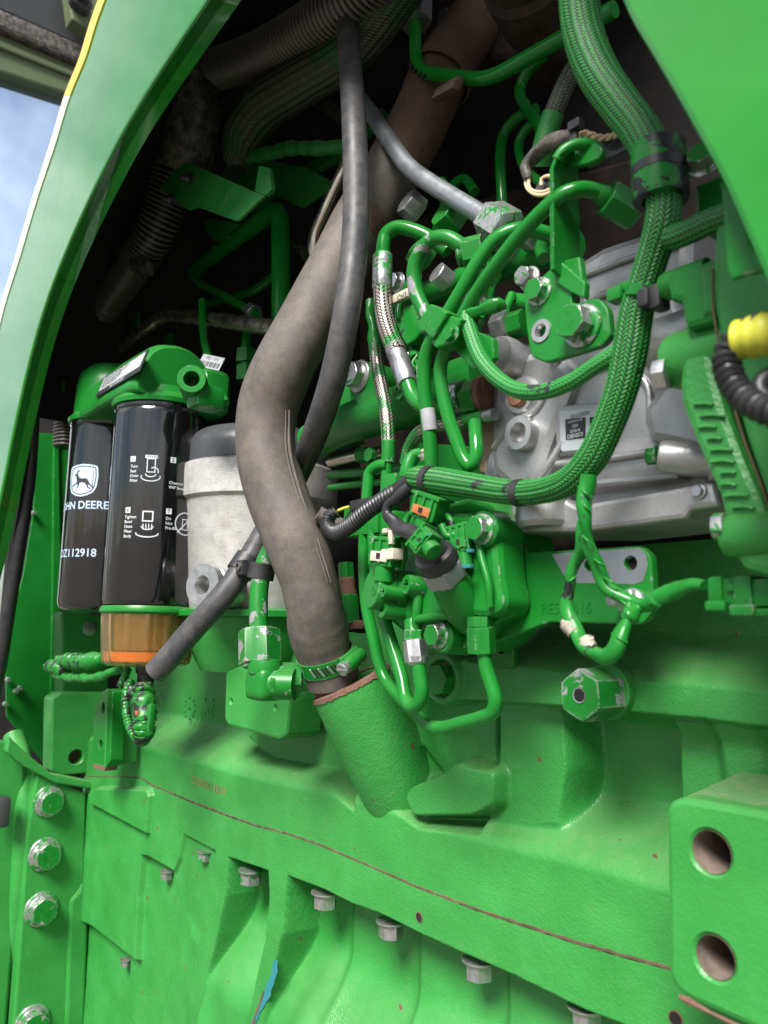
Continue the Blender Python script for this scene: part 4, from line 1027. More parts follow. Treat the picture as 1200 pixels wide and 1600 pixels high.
br2 = thing('strut_bracket', 'dark green angled bracket with a hole behind the filter heads', 'bracket', P(160, 550, .56))
plate('plate', [(120, 545), (152, 498), (182, 476), (216, 488), (214, 510), (200, 518), (176, 512), (146, 558)], .56, .005, DARKG, br2, r=6, holes=((142, 545, 5), (176, 492, 6)))
br3 = thing('mounting_plate', 'dark green folded mounting plates under the taped cable', 'bracket', P(450, 320, .60))
plate('plate', [(340, 256), (420, 250), (480, 262), (530, 290), (505, 300), (470, 324), (425, 304), (400, 330), (345, 330)], .61, .006, DARKG, br3, r=5)
plate('lug', [(318, 340), (372, 348), (360, 370), (335, 376), (322, 366)], .60, .006, DARKG, br3, r=5)

def bpipe(name, label, pts, mat, rpx, rb=30, seg=20, cat='pipe'): return tag(bent(name, pts, mat, None, rpx, rb, seg), label, cat)
def pipe(name, label, pts, mat, rpx, seg=18, cat='pipe', **k):
    t = tube(name, pts, mat, rpx=rpx, seg=seg, ds=.003, **k); return tag(t, label, cat, k.get('group'))
bpipe('green_pipe', 'stout green pipe with an elbow standing left of the big hose', [(300, 425, .64), (438, 322, .595), (441, 660, .60)], PAINT_T, 14.5, 34, 26)
bpipe('steel_pipe', 'brownish bare steel pipe running level behind the filter head', [(165, 562, .56), (258, 490, .56), (450, 515, .57)], GOLDS, 10.5, 34)
bpipe('steel_pipe', 'shiny brownish steel pipe bent steeply beside the black hose', [(468, 136, .60), (552, 196, .585), (545, 250, .57), (484, 384, .555), (512, 445, .57)], GOLDS, 10.5, 34)
ap = thing('aluminium_pipe', 'plain grey aluminium pipe bending down to a silver hexagon fitting', 'pipe', P(765, 345, .50))
tube('pipe', [(540, 130, .545), (572, 166, .535), (610, 222, .522), (640, 262, .515), (672, 286, .512), (720, 316, .511), (768, 345, .51)], ALUP, ap, rpx=13.5, seg=24)
fp = P(766, 344, .51); fd = (P(768, 345, .51) - P(720, 316, .511)).normalized()
mb = MB(); lathe(mb, [(M(16, fp), -.004), (M(17, fp), .004), (M(14, fp), .006)], fp, fd, 28); mb.build('collar', ZINC, ap)
mb = MB(); hexprism(mb, fp + fd * .002, fd, M(34, fp), .03, .1, 0, 0, .4); mb.build('fitting_nut', ZINCG, ap)
gp1 = thing('overhead_pipe', 'green pipe with a dark hexagon nut bending under the hood top', 'pipe', P(650, 120, .58))
bent('pipe', [(648, 10, .56), (650, 112, .56), (762, 126, .56), (885, 56, .56), (960, 14, .56)], PAINT_T, gp1, 11.5, 40)
q = P(648, 36, .56); mb = MB(); hexprism(mb, q, VZ, M(27, q), M(44, q), .1, 0, 0, .2); mb.build('pipe_nut', STEEL, gp1)
pipe('dark_pipe', 'dark green pipe curling behind the overhead pipe', [(850, 88, .63), (824, 112, .63), (812, 140, .63), (822, 168, .625), (842, 196, .62), (850, 230, .62)], PAINT_T, 9)
pipe('dark_pipe', 'dark green pipe standing upright behind the aluminium pipe', [(838, 170, .64), (806, 186, .64), (788, 208, .64), (782, 240, .635), (784, 300, .63), (786, 340, .63)], PAINT_T, 8.5)
pipe('dark_pipe', 'dark green small pipe loop right of the upright dark pipe', [(850, 190, .63), (826, 198, .63), (812, 220, .63), (814, 250, .625), (828, 272, .62), (850, 290, .62)], PAINT_T, 7.5)
pipe('dark_pipe', 'dark green thin pipe leaning under the aluminium pipe', [(742, 300, .62), (725, 280, .62), (706, 292, .62), (692, 330, .615), (678, 372, .61)], PAINT_T, 8)
pipe('thin_green_pipe', 'thin green pipe slanting beside the barcode sticker', [(316, 470, .55), (318, 522, .545), (326, 560, .54), (340, 600, .535), (352, 630, .53)], PAINT_T, 6.5)
pipe('thin_green_pipe', 'thin dark green pipe with a steel nut above the steel pipe', [(300, 432, .62), (312, 442, .62), (350, 462, .61), (385, 482, .605), (400, 492, .60)], PAINT_T, 7)
q = P(392, 486, .604); mb = MB(); hexprism(mb, q, Vector((.8, 0, -.5)).normalized(), M(14, q), .016, .1); tag(mb.build('pipe_nut', STEEL), 'small steel nut on a dark thin pipe above the steel pipe', 'nut')
pipe('thin_green_pipe', 'dark upright pipe far back left of the stout green pipe', [(288, 360, .70), (289, 440, .70), (290, 540, .70)], PAINT_T, 11)
pipe('thin_green_pipe', 'faint dark curved pipe deep behind the stout pipe', [(300, 482, .68), (340, 470, .68), (400, 452, .68), (430, 430, .68)], PAINT_T, 7)
sv = thing('sensor_fitting', 'green hexagon fitting on a pipe above the grey canister cap', 'pipe fitting', P(385, 600, .60))
q = P(384, 596, .60); mb = MB(); hexprism(mb, q, VZ, M(17, q), M(24, q), .1); mb.build('lower_nut', PAINT, sv)
q = P(385, 568, .60); mb = MB(); hexprism(mb, q, VZ, M(18, q), M(22, q), .1); lathe(mb, [(M(12, q), -.004), (M(12, q), 0)], q, VZ, 20); mb.build('upper_nut', PAINT, sv)
tube('pipe', [(385, 548, .60), (386, 520, .602), (390, 490, .61)], PAINT_T, sv, rpx=8)
kc = P(690, 118, .602); kd = (P(722, 62, .63) - kc).normalized()
mb = MB(); rk = M(49, kc); lathe(mb, [(rk, -.009), (rk * 1.04, -.009), (rk * 1.04, .009), (rk, .009)], kc, kd, 40, cap0=False, cap1=False); upb = mb.build('upper_clamp_band', BROWNH, hose)
mb = MB(); rbox(mb, P(700, 140, .545), kd, VY, kd.cross(VY).normalized(), .02, .012, .035, .003); mb.build('upper_clamp_screw', BROWNH, hose)
for i in range(5):
    q = P(640 + 6 * i, 98 + 5 * i, .553); mb = MB(); rbox(mb, q, kd, VY, kd.cross(VY).normalized(), .012, .003, .0022, .0004); mb.build('slot', NEARBLACK, upb)
# dim lines and brackets that fill the back of the bay
bpipe('dark_pipe', 'dark green pipe rising at the back between the conduit and the stout pipe', [(268, 300, .66), (276, 420, .66), (262, 560, .64)], PAINT_T, 10, 30)
bpipe('dark_pipe', 'dim green pipe sloping behind the folded mounting plates', [(320, 420, .68), (400, 300, .68), (520, 250, .69), (600, 180, .70)], PAINT_T, 11, 40)
bpipe('steel_pipe', 'short bright steel pipe end behind the stout green pipe', [(462, 380, .63), (478, 398, .62), (486, 420, .61)], GOLDS, 7, 20)
wb = thing('wall_bracket', 'dusty green angle bracket fixed to the firewall behind the filters', 'bracket', P(70, 640, .60))
plate('plate', [(84, 520), (104, 528), (98, 560), (96, 610), (60, 628), (66, 560)], .46, .006, DARKG, wb, r=4)
plate('side_plate', [(60, 540), (90, 520), (104, 540), (100, 600), (74, 616), (56, 600)], .475, .02, OLIVE, wb, r=6)
sh = thing('grey_khaki_hose', 'khaki mesh covered hose with a green end high on the right', 'hose', P(860, 230, .58))
tube('sleeve', [(905, 95, .585), (885, 130, .58), (868, 170, .575), (862, 186, .575)], MESH, sh, rpx=15, seg=36, ds=.0012, prof=braid(14, .0040, .0005), attr='weave')
tube('end_pipe', [(864, 178, .575), (856, 205, .575), (848, 235, .575), (846, 260, .58)], DARKG, sh, rpx=17, seg=20)

# ------------------------------------------------------------------ cast aluminium injection pump
pump = thing('injection_pump', 'large cast aluminium fuel injection pump with small black data label', 'pump', P(960, 830, .52))
mb = MB(); plate_mb(mb, [(766, 640), (778, 548), (840, 560), (905, 490), (1045, 440), (1085, 520), (1090, 640), (1106, 700), (1122, 762), (1122, 794), (950, 812), (800, 828), (796, 765), (766, 745)], .512, .10, 10, bev=.007); mb.build('body', ALU, pump)
mb = MB(); plate_mb(mb, [(900, 410), (940, 384), (1005, 362), (1075, 345), (1075, 500), (900, 520)], .53, .10, 8, bev=.008); plate_mb(mb, [(912, 455), (1075, 420), (1075, 560), (905, 575)], .518, .08, 6, bev=.006); mb.build('gear_case', ALU, pump)
mb = MB(); a = P(800, 742, .545); b = P(1112, 725, .545); lathe(mb, [(.034, 0), (.037, .004), (.037, (b - a).length - .004), (.034, (b - a).length)], a, (b - a).normalized(), 40); mb.build('barrel', ALU, pump)
mb = MB(); plate_mb(mb, [(796, 788), (880, 778), (900, 790), (1112, 752), (1122, 790), (1078, 797), (1070, 810), (905, 831), (800, 832)], .490, .08, 4, bev=.0035); mb.build('base_flange', ALU, pump)
mb = MB(); plate_mb(mb, [(800, 762), (1060, 735), (1060, 748), (800, 778)], .497, .05, 3, bev=.004); mb.build('rib', ALU, pump)
mb = MB(); plate_mb(mb, [(770, 560), (860, 540), (905, 580), (860, 700), (842, 760), (800, 770), (766, 740), (764, 640)], .503, .06, 16, bev=.009); mb.build('shoulder', ALU, pump)
# left cylinder boss, plug, machined ring
mb = MB(); q = P(776, 556, .485); lathe(mb, [(M(34, q), .05), (M(34, q), .004), (M(31, q), 0), (M(24, q), 0)], q, VY, 40, cap1=True); mb.build('valve_boss', ALU, pump)
mb = MB(); q = P(818, 620, .503); lathe(mb, [(M(36, q), -.02), (M(33, q), .0), (M(27, q), .006), (M(20, q), .006)], q, -VY, 40); mb.build('plug_boss', ALU, pump)
mb = MB(); lathe(mb, [(M(19.5, q), .004), (M(19.5, q), .009), (M(17, q), .011), (M(8, q), .011), (M(7, q), .0105)], q, -VY, 32); pl_ = mb.build('plug', PLUG, pump)
mb = MB(); rbox(mb, q + Vector((0, -.0111, 0)), VX, VY, VZ, M(12, q), .001, M(7, q), .0003); mb.build('plug_slot', NEARBLACK, pl_)
mb = MB(); q = P(821, 679, .503); lathe(mb, [(M(28, q), -.02), (M(28, q), .008), (M(26.5, q), .010), (M(16.5, q), .010), (M(15, q), .008), (M(14, q), -.004), (M(8, q), -.004), (M(7, q), -.012)], q, -VY, 40); mb.build('port_ring', ZINC, pump)
mb = MB(); plate_mb(mb, [(752, 650), (776, 644), (784, 745), (757, 752)], .520, .06, 3, bev=.002); mb.build('side_gasket', TANG, pump)
mb = MB(); plate_mb(mb, [(742, 668), (756, 660), (764, 742), (748, 738)], .523, .05, 4, bev=.003); mb.build('side_cover', TANG, pump)
for x, y in ((750, 667), (752, 632)):
    q = P(x, y, .512); mb = MB(); lathe(mb, [(M(9, q), 0), (M(9, q), .008), (M(7, q), .010)], q, Vector((-.8, -.6, 0)), 20); mb.build('bolt_head', ZINC, pump)
# right-hand lug with its side bolt
mb = MB(); a = P(1028, 712, .482); b = P(1110, 722, .50); lathe(mb, [(M(22, a), 0), (M(25, a), .003), (M(27, a), .03), (M(34, a), .06), (M(36, a), (b - a).length)], a, (b - a).normalized(), 32); mb.build('lug', ALU, pump)
bolt(pump, a, Vector((-1, -.25, 0)).normalized(), M(17, a), kind='tall', side=PAINT_W, top=PAINT)
mb = MB(); a = P(1020, 545, .50); lathe(mb, [(M(40, a), 0), (M(44, a), .004), (M(44, a), .05)], a, VX, 36); mb.build('side_drum', ALU, pump)
mb = MB(); plate_mb(mb, [(1000, 640), (1060, 560), (1110, 640), (1122, 720), (1060, 700), (1010, 690)], .50, .05, 12, bev=.008); mb.build('web', ALU, pump)
for pts in ([(772, 700, .504), (800, 660, .5025), (838, 640, .5025), (860, 600, .5035)], [(808, 770, .499), (850, 735, .501), (880, 690, .504)], [(900, 590, .511), (960, 570, .511), (1010, 600, .511), (1016, 660, .511)], [(870, 725, .505), (950, 716, .505), (1020, 706, .506)]):
    tube('cast_rib', pts, ALU, pump, rpx=6, seg=12)
for x, y, Y, r in ((812, 812, .489, 7), (1092, 768, .489, 8), (806, 775, .496, 6), (1000, 520, .511, 8), (868, 560, .503, 7)):
    boltp(pump, x, y, Y, r * 1.5, kind='flange', side=STEEL, top=STEEL)
mb = MB(); q = P(1000, 455, .5165); text_flat(mb, '4-HP', M(16, q), P(985, 462, .5175), (VX + VZ * .0).normalized(), VZ, .0008); mb.build('cast_letters', ALU, pump)['kind'] = 'stuff'
mb = MB(); q = P(850, 817, .492); lathe(mb, [(M(44, q), -.02), (M(44, q), 0), (M(38, q), .004)], q, -VZ, 32); mb.build('drain_boss', ALU, pump)
mb = MB(); plate_mb(mb, [(866, 634), (948, 627), (947, 707), (868, 714)], .5045, .02, 6, bev=.002); mb.build('label_pad', ALU, pump)
# data label
lb = [(873, 642), (941, 636), (940, 700), (876, 706)]
plate('label_plate', lb, .5015, .003, STICK, pump, r=5, bev=.0006)
plate('label_print', [(883, 655), (914, 652), (914, 684), (884, 687)], .5008, .0006, GREYP, pump, bev=.0001)
plate('label_print', [(921, 652), (938, 650), (938, 668), (922, 670)], .5008, .0006, GREYP, pump, bev=.0001)
mb = MB(); q0 = P(885, 647, .5008); sz = M(8, q0)
text_flat(mb, '02123524', M(8.5, q0), P(906, 648, .5006), VX, VZ, .0003, 0, .01); lp0 = mb.build('label_print', GREYP, pump); lp0['kind'] = 'stuff'
mb = MB()
for i, tx in enumerate(('294050-0140', '059', '01014', 'DENSO')): text_flat(mb, tx, M((5.2, 7, 7.5, 9)[i], q0), P(899, 658 + 7.6 * i, .5006), VX, VZ, .0004, 0, .015)
lp1 = mb.build('label_print', WHITEP, pump); lp1['kind'] = 'stuff'
# cast rib lines on the gear case
for pts in ([(908, 432, .528), (990, 402, .528), (1060, 384, .528)], [(918, 470, .516), (960, 455, .516), (1010, 440, .516)]):
    tube('cast_rib', pts, ALU, pump, rpx=5, seg=12)

# ------------------------------------------------------------------ bracket bolted above the pump
bk = thing('harness_bracket', 'green steel bracket plate with big bolts in front of the aluminium pump', 'bracket', P(880, 570, .46))
YK = .455
plate('plate', [(818, 462), (838, 440), (870, 410), (905, 400), (912, 452), (893, 458), (893, 472), (900, 474), (935, 464), (950, 482), (954, 524), (940, 540), (852, 567), (829, 556), (822, 512)], YK, .006, PAINT, bk, r=[4, 6, 4, 4, 6, 1, 1, 3, 12, 10, 8, 8, 12, 10, 4], bev=.0014, holes=((846, 517, 11),), mh=ZINC)
mb = MB(); q = P(846, 517, YK); lathe(mb, [(M(11, q), .001), (M(11, q), -.0012), (M(18.5, q), -.0012), (M(18.5, q), .001)], q, VY, 36, cap0=False, cap1=False); mb.build('weld_nut', ZINC, bk)
mb = MB(); lathe(mb, [(M(11, q), 0), (M(9, q), .003), (M(11, q), .006), (M(9, q), .009), (M(8, q), .012)], q, VY, 28, cap0=False); mb.build('thread', STEEL, bk)
# upright strip: face turned towards +X, bent loop on top
mb = MB()
st = [P(x, y, Y) for x, y, Y in ((866, 246, .430), (905, 232, .462), (912, 460, .470), (868, 424, .444))]
secA = [(866, 420, .444), (865, 330, .438), (865, 262, .432), (872, 244, .431), (888, 232, .432)]
secB = [(908, 462, .476), (906, 330, .470), (904, 268, .465), (906, 252, .463), (912, 240, .462)]
A = [P(*q) for q in secA]; B = [P(*q) for q in secB]; th = Vector((-.004, 0, 0))
n = len(A); vs = A + B + [a + th for a in A] + [b + th for b in B]; fs = []
for i in range(n - 1):
    fs += [(i, i + 1, n + i + 1, n + i), (2 * n + i, 3 * n + i, 3 * n + i + 1, 2 * n + i + 1), (i, 2 * n + i, 2 * n + i + 1, i + 1), (n + i, n + i + 1, 3 * n + i + 1, 3 * n + i)]
fs += [(n - 1, 2 * n - 1 + 0, 4 * n - 1, 3 * n - 1), (0, n, 3 * n, 2 * n)]
mb.add(vs, fs); bmx = mb.build('upright', PAINT, bk, sharp=40)
md = bmx.modifiers.new('bevel', 'BEVEL'); md.width = .0012; md.segments = 2
plate('bent_foot', [(866, 400), (914, 440), (912, 466), (890, 456), (866, 440)], .452, .006, PAINT, bk, r=4)
tube('loop', [(870, 250, .434), (880, 236, .436), (900, 226, .442), (922, 226, .450), (936, 234, .458), (936, 246, .466), (922, 254, .47)], PAINT, bk, rpx=9, seg=14)
plate('loop_tab', [(880, 238), (930, 222), (942, 230), (938, 246), (916, 256), (888, 262)], .448, .004, PAINT, bk, r=7)
boltp(bk, 911, 510, YK, 35, kind='tall_mark', side=ZINCG, top=PAINT, roll=.2)
boltp(bk, 844, 456, YK, 23, kind='flange', side=ZINCG, top=PAINT_W, roll=.5)
boltp(bk, 828, 436, .475, 20, kind='tall', side=ZINC, top=ZINCG, roll=.1)

# ------------------------------------------------------------------ green gear cover at the right edge
gc = thing('gear_cover', 'green cast gear cover with bosses and a long rough web at the right edge', 'gear cover', P(1150, 870, .42))
mb = MB(); plate_mb(mb, [(1113, 412), (1120, 330), (1180, 300), (1420, 240), (1420, 980), (1235, 930), (1206, 800), (1168, 690), (1132, 570), (1116, 480)], .418, .09, 5, bev=.003); mb.build('cover_face', CASTF, gc)
mb = MB(); plate_mb(mb, [(1059, 600), (1068, 520), (1110, 508), (1114, 572), (1134, 640), (1160, 707), (1200, 799), (1216, 850), (1216, 905), (1160, 890), (1141, 862), (1122, 775), (1085, 690), (1062, 630)], .428, .07, 6, bev=.005); mb.build('web', CAST, gc)
for i in range(13):
    f = i / 12; x0, y0 = 1084 + 74 * f + 5 * math.sin(i * 2.3), 632 + 215 * f
    w_ = 30 + 9 * math.sin(i * 1.7); mbp = [(x0, y0, .4268), (x0 + w_ * .5, y0 - 2, .4262), (x0 + w_, y0 + 3 * math.sin(i * 3.1), .4268)]
    tube('casting_mark', mbp, CAST, gc, r=.0011, seg=8)
mb = MB(); plate_mb(mb, [(1040, 442), (1044, 428), (1090, 412), (1124, 398), (1128, 404), (1124, 480), (1118, 502), (1072, 514), (1066, 500), (1064, 472), (1046, 468)], .420, .06, 5, bev=.004); mb.build('upper_lug', PAINT, gc)
mb = MB(); plate_mb(mb, [(1094, 420), (1120, 410), (1118, 490), (1096, 496)], .4185, .02, 3, bev=.003); mb.build('lug_pad', PAINT_W, gc)
a = P(1037, 450, .430); mb = MB(); lathe(mb, [(M(19, a), 0), (M(22, a), .003), (M(22, a), .03)], a, VX, 36); mb.build('lug_end', PAINT, gc)
a = P(1050, 568, .445); mb = MB(); lathe(mb, [(M(40, a), 0), (M(45, a), .005), (M(46, a), .05), (M(40, a), .056)], a, VX, 44); mb.build('bolt_boss', CASTF, gc)
bolt(gc, P(1044, 584, .432), Vector((-1, -.2, 0)).normalized(), M(25, a), kind='nut', side=ZINC, top=ZINC, roll=.4)
a = P(1146, 838, .432); mb = MB(); lathe(mb, [(M(30, a), 0), (M(34, a), .004), (M(34, a), .04)], a + Vector((-.004, 0, 0)), VX, 36); mb.build('lower_boss', CASTF, gc)
bolt(gc, P(1133, 822, .425), Vector((-1, -.2, 0)).normalized(), M(22, a), kind='nut', side=ZINCG, top=ZINC, roll=.1)
tube('rusty_seam', [(1113, 420, .4172), (1114, 480, .4172), (1128, 560, .4172), (1160, 680, .4172), (1190, 760, .4172), (1212, 830, .4172)], RUST, gc, rpx=1.6, seg=8)
boltp(gc, 1098, 258, .44, 26, kind='tall', side=ZINCG, top=PAINT_W, axis=Vector((.3, -.9, .3)).normalized())
mb = MB(); plate_mb(mb, [(1082, 290), (1140, 262), (1140, 350), (1084, 356)], .455, .05, 4, bev=.004); mb.build('upper_pad', PAINT, gc)

# ------------------------------------------------------------------ black hose in a yellow sleeve at the right edge
ys = thing('sleeved_conduit', 'black ribbed conduit loop with a yellow sleeve at the right edge', 'conduit', P(1170, 650, .36))
lp_ = [(1300, 496, .36, 27), (1230, 512, .36, 27), (1178, 520, .36, 27), (1152, 530, .36, 21), (1136, 556, .358, 20), (1142, 592, .355, 19.5), (1164, 622, .352, 20), (1200, 642, .35, 21), (1260, 660, .35, 22)]
tube('conduit', lp_, BLACKP, ys, seg=28, ds=.0008, prof=corrugated(.0044, .0011), attr='weave')
tube('yellow_sleeve', [(1300, 496, .36, 34), (1230, 514, .36, 34), (1190, 524, .36, 34), (1154, 532, .36, 31)], YELLOW, ys, seg=32, ds=.001, prof=corrugated(.0066, .0003), attr='weave')
tube('black_cable', [(1300, 575, .37), (1230, 580, .37), (1196, 590, .365), (1186, 606, .362), (1196, 622, .362), (1240, 634, .362)], BLACKP, ys, rpx=14)

# ------------------------------------------------------------------ stamped bracket under the pump
sb = thing('stamped_bracket', 'flat green bracket stamped RE550616 with a bare grey corner and a stud', 'bracket', P(900, 990, .50))
YS = .500
plate('plate', [(700, 800), (806, 820), (812, 852), (824, 863), (1002, 853), (1017, 868), (1022, 952), (1004, 976), (858, 972), (775, 1003), (700, 1010)], YS, .007, PAINT, sb, r=[4, 4, 8, 6, 10, 10, 14, 12, 6, 4, 4], bev=.0014, holes=((921, 883, 9.5), (985, 880, 11)), mh=STEEL)
plate('bare_patch', [(862, 866), (890, 863), (1000, 856), (1009, 868), (1012, 884), (1005, 908), (990, 913), (900, 911), (880, 898)], YS - .0004, .0004, ALUP, sb, r=3, bev=.0001, back=False, holes=((921, 883, 10), (985, 880, 12)))
for x, y, r in ((921, 883, 9.5), (985, 880, 11)):
    q = P(x, y, YS + .001); mb = MB(); R0 = M(r, q); lathe(mb, [(R0 * (1 if k % 2 == 0 else .88), .0012 * k) for k in range(12)] + [(R0 * .8, .016)], q, VY, 28, cap0=False); mb.build('threaded_hole', STEEL, sb)
    mb = MB(); lathe(mb, [(R0 * .86, 0), (R0 * .86, .0003)], q + VY * .005, -VY, 24); mb.build('hole_floor', NEARBLACK, sb)  # near-black disc, paints the shade inside the hole
mb = MB(); q = P(884, 951, YS); text_flat(mb, 'RE550616', M(24, q), q, VX, VZ, .0006, 0, .0); tx = mb.build('stamp', PAINT, sb); tx['kind'] = 'stuff'
q = P(990, 940, YS); mb = MB(); L_ = M(60, q); R0 = M(11, q)
lathe(mb, [(R0 * 1.9, 0), (R0 * 1.9, .002), (R0 * 1.3, .0025)], q, -VY, 32); mb.build('stud_washer', STEEL, sb)
mb = MB(); lathe(mb, [(R0 * (1 if k % 2 else .9), .0011 * k) for k in range(24)] + [(R0 * .8, .0275)], q, -VY, 24); mb.build('stud', ZINC, sb)
mb = MB(); hexprism(mb, q + Vector((0, -.0025, 0)), -VY, R0 * 1.75, .009, .1); mb.build('stud_nut', ZINC, sb)

# hexagon standoff with threaded hole on a round pad
so = thing('hex_standoff', 'chipped green hexagon standoff with a threaded hole, on a round pad', 'standoff bolt', P(945, 1125, .52))
q = P(950, 1080, .551); mb = MB(); lathe(mb, [(M(43, q), -.006), (M(43, q), .003), (M(41, q), .004)], q, -VY, 44); mb.build('pad', CASTF, so)
e = P(921, 1092, .552); h_ = .033; mb = MB()
R0 = M(41, P(921, 1092, .52))
q = P(946, 1084, .547)
hexprism(mb, q, -VY, R0, h_, .07, 0, 0, .62, 0); mb.build('hex_body', PAINT_WW, so)
fq = q + Vector((0, -h_ - .0002, 0)); mb = MB(); lathe(mb, [(R0 * .30, -.0006), (R0 * .27, -.0005), (R0 * .25, -.0004)], fq, VY, 28, cap1=False, cap0=False)
vs_ = []; mb2 = MB(); lathe(mb2, [(R0 * .25, 0.0), (R0 * .25, .0003)], fq - VY * .0002, -VY, 28); mb2.build('bore', NEARBLACK, so)
mb.build('thread', ZINC, so)

# hexagon plug seated in the boss of the block
q = P(694, 1062, .5485); mb = MB(); hexprism(mb, q + VY * .012, -VY, M(25, q), .024, .06, 0, 0, .15); mb.build('hex_plug', PAINT, block)
mb = MB(); lathe(mb, [(M(28, q), 0), (M(28, q), .002)], q + VY * .0105, -VY, 32); mb.build('plug_washer', RUST, block)

# small tab with a hole
plate('tab', [(764, 996), (800, 988), (803, 1036), (796, 1043), (768, 1044)], .545, .006, PAINT, block, r=4, holes=((783, 1014, 7),), mh=RUST)

# ------------------------------------------------------------------ mounting pad with two big holes, bottom right
pad = thing('mounting_pad', 'thick green mounting pad with two large bored holes at bottom right', 'mounting pad', P(1120, 1600, .50))
YPD = .485
plate('pad_face', [(1040, 1262), (1048, 1252), (1064, 1246), (1330, 1292), (1330, 1680), (1160, 1600), (1066, 1558), (1044, 1530)], YPD, .085, CASTF, pad, r=[8, 4, 10, 4, 4, 4, 16, 20], bev=.004, holes=((1110, 1332, 32), (1116, 1497, 32)), mh=RUST)
for x, y in ((1110, 1332), (1116, 1497)):
    q = P(x, y, YPD + .05); mb = MB(); lathe(mb, [(M(40, q), 0), (M(40, q), .004)], q, -VY, 32); mb.build('hole_floor', NEARBLACK, pad)
    q = P(x, y, YPD); R0 = M(32, q) ; mb = MB(); lathe(mb, [(R0 * 1.001, .0012), (R0 * .985, .006), (R0 * .985, .055)], q, VY, 40, cap0=False); mb.build('bore', rough_mat('rusty_bore', (.10, .075, .06), (.22, .17, .14), .55, .4, (.30, .25, .21), 40, .3, 300), pad)
mb = MB(); v0 = [P(1064, 1247, YPD + .003), P(1330, 1292, YPD + .003)]
w0 = [P(1158, 1206, .556), P(1210, 1214, .556), P(1330, 1226, .556)]
mb.add([P(1056, 1252, YPD + .002), P(1330, 1296, YPD + .002), P(1330, 1228, .558), P(1212, 1212, .558), P(1158, 1206, .558), P(1056, 1252, .575), P(1330, 1296, .575)], [(0, 1, 2, 3, 4), (0, 4, 5), (1, 6, 2)]); mb.build('sloped_top', CASTD, pad)
pts = [(1062, 1557, YPD - .0006), (1078, 1565, YPD - .0006), (1110, 1582, YPD - .0006), (1160, 1606, YPD - .0006)]
mb = MB(); a_, b_ = path([(x, y, Y, 4 + 2 * math.sin(i * 2)) for i, (x, y, Y) in enumerate(pts)]); a_, b_ = catmull(a_, b_, 8); sweep(mb, a_, b_, 8); mb.build('bare_edge', RUST, pad)

# ------------------------------------------------------------------ braided wiring harness
wh = thing('wiring_harness', 'green painted braided wiring harness hanging in front of the pump with branches', 'wiring harness', P(920, 770, .44))
HP = [(903, -70, .43, 31), (905, 0, .43, 31), (912, 55, .43, 31), (935, 115, .43, 31), (972, 168, .432, 30), (1004, 210, .432, 29), (1024, 255, .43, 27), (1036, 305, .43, 26), (1035, 350, .43, 27), (1022, 395, .432, 24), (1008, 440, .434, 24), (994, 490, .436, 26), (985, 545, .438, 27), (972, 605, .44, 25), (950, 665, .443, 24), (925, 715, .445, 24), (892, 750, .448, 22), (850, 766, .452, 20), (800, 769, .456, 19), (740, 760, .458, 20), (690, 752, .456, 21), (655, 748, .452, 20), (640, 746, .45, 14)]
tube('main_loom', HP, BRAID, wh, seg=108, ds=.0005, prof=braid(18, .0029, .0012, 1.25), attr='weave', n=14)
tube('branch', [(1046, 372, .43, 18), (1062, 368, .428, 19), (1085, 358, .425, 19), (1110, 346, .422, 19), (1140, 334, .42, 19), (1200, 310, .42, 19)], BRAID, wh, seg=72, ds=.0006, prof=braid(12, .0032, .0010, 1.5), attr='weave')
tube('thin_branch', [(985, 535, .436, 14), (962, 552, .435, 13), (930, 572, .434, 12.5), (890, 598, .434, 12.5), (850, 612, .435, 12.5), (812, 611, .437, 12.5), (778, 592, .44, 12), (752, 562, .443, 12), (738, 528, .446, 12), (730, 500, .447, 12), (729, 486, .447, 8)], BRAIDT, wh, seg=60, ds=.0006, prof=braid(10, .0030, .0008, 1.4), attr='weave')
tube('side_branch', [(729, 492, .447, 6), (748, 486, .447, 9), (765, 480, .449, 10), (782, 476, .453, 11), (786, 484, .456, 8)], TAPE, wh, seg=20, ds=.002, prof=lambda s, t: (.0009 * math.sin(s * 300) + .0006 * math.sin(3 * t), 0))
# rubber lined clamp and ties
a = P(1031, 272, .43); d = (P(1024, 255, .43) - P(1036, 305, .43)).normalized()
tl = (d + Vector((.18, .0, -.05))).normalized(); R0 = M(43, a)
mb = MB(); lathe(mb, [(R0 * .66, -.0185), (R0 * .96, -.0185), (R0, -.016), (R0, .016), (R0 * .96, .0185), (R0 * .66, .0185)], a, tl, 48, cap0=False, cap1=False); mb.build('rubber_clamp', paint('green_paint_on_rubber', .4, chip=.455, chipcol=(.012, .012, .014), dust=.15, chipscale=22), wh)
mb = MB(); lathe(mb, [(R0 * 1.005, -.002), (R0 * 1.02, -.002), (R0 * 1.02, .004), (R0 * 1.005, .004)], a, tl, 48, cap0=False, cap1=False); mb.build('clamp_strap', BLACKP, wh)
for (x, y, Y, rp, dx, dy) in ((1006, 458, .434, 27, -12, 48), (812, 770, .455, 21, -60, 3), (672, 750, .454, 22.5, -50, -6), (985, 448, .43, 0, 0, 0)):
    if not rp: continue
    a = P(x, y, Y); d = (P(x + dx, y + dy, Y) - a).normalized(); R0 = M(rp, a)
    mb = MB(); lathe(mb, [(R0 * .9, -.004), (R0 * 1.03, -.0035), (R0 * 1.03, .0035), (R0 * .9, .004)], a, d, 36, cap0=False, cap1=False); mb.build('tape_band', TAPE if x > 900 else BLACKP, wh)
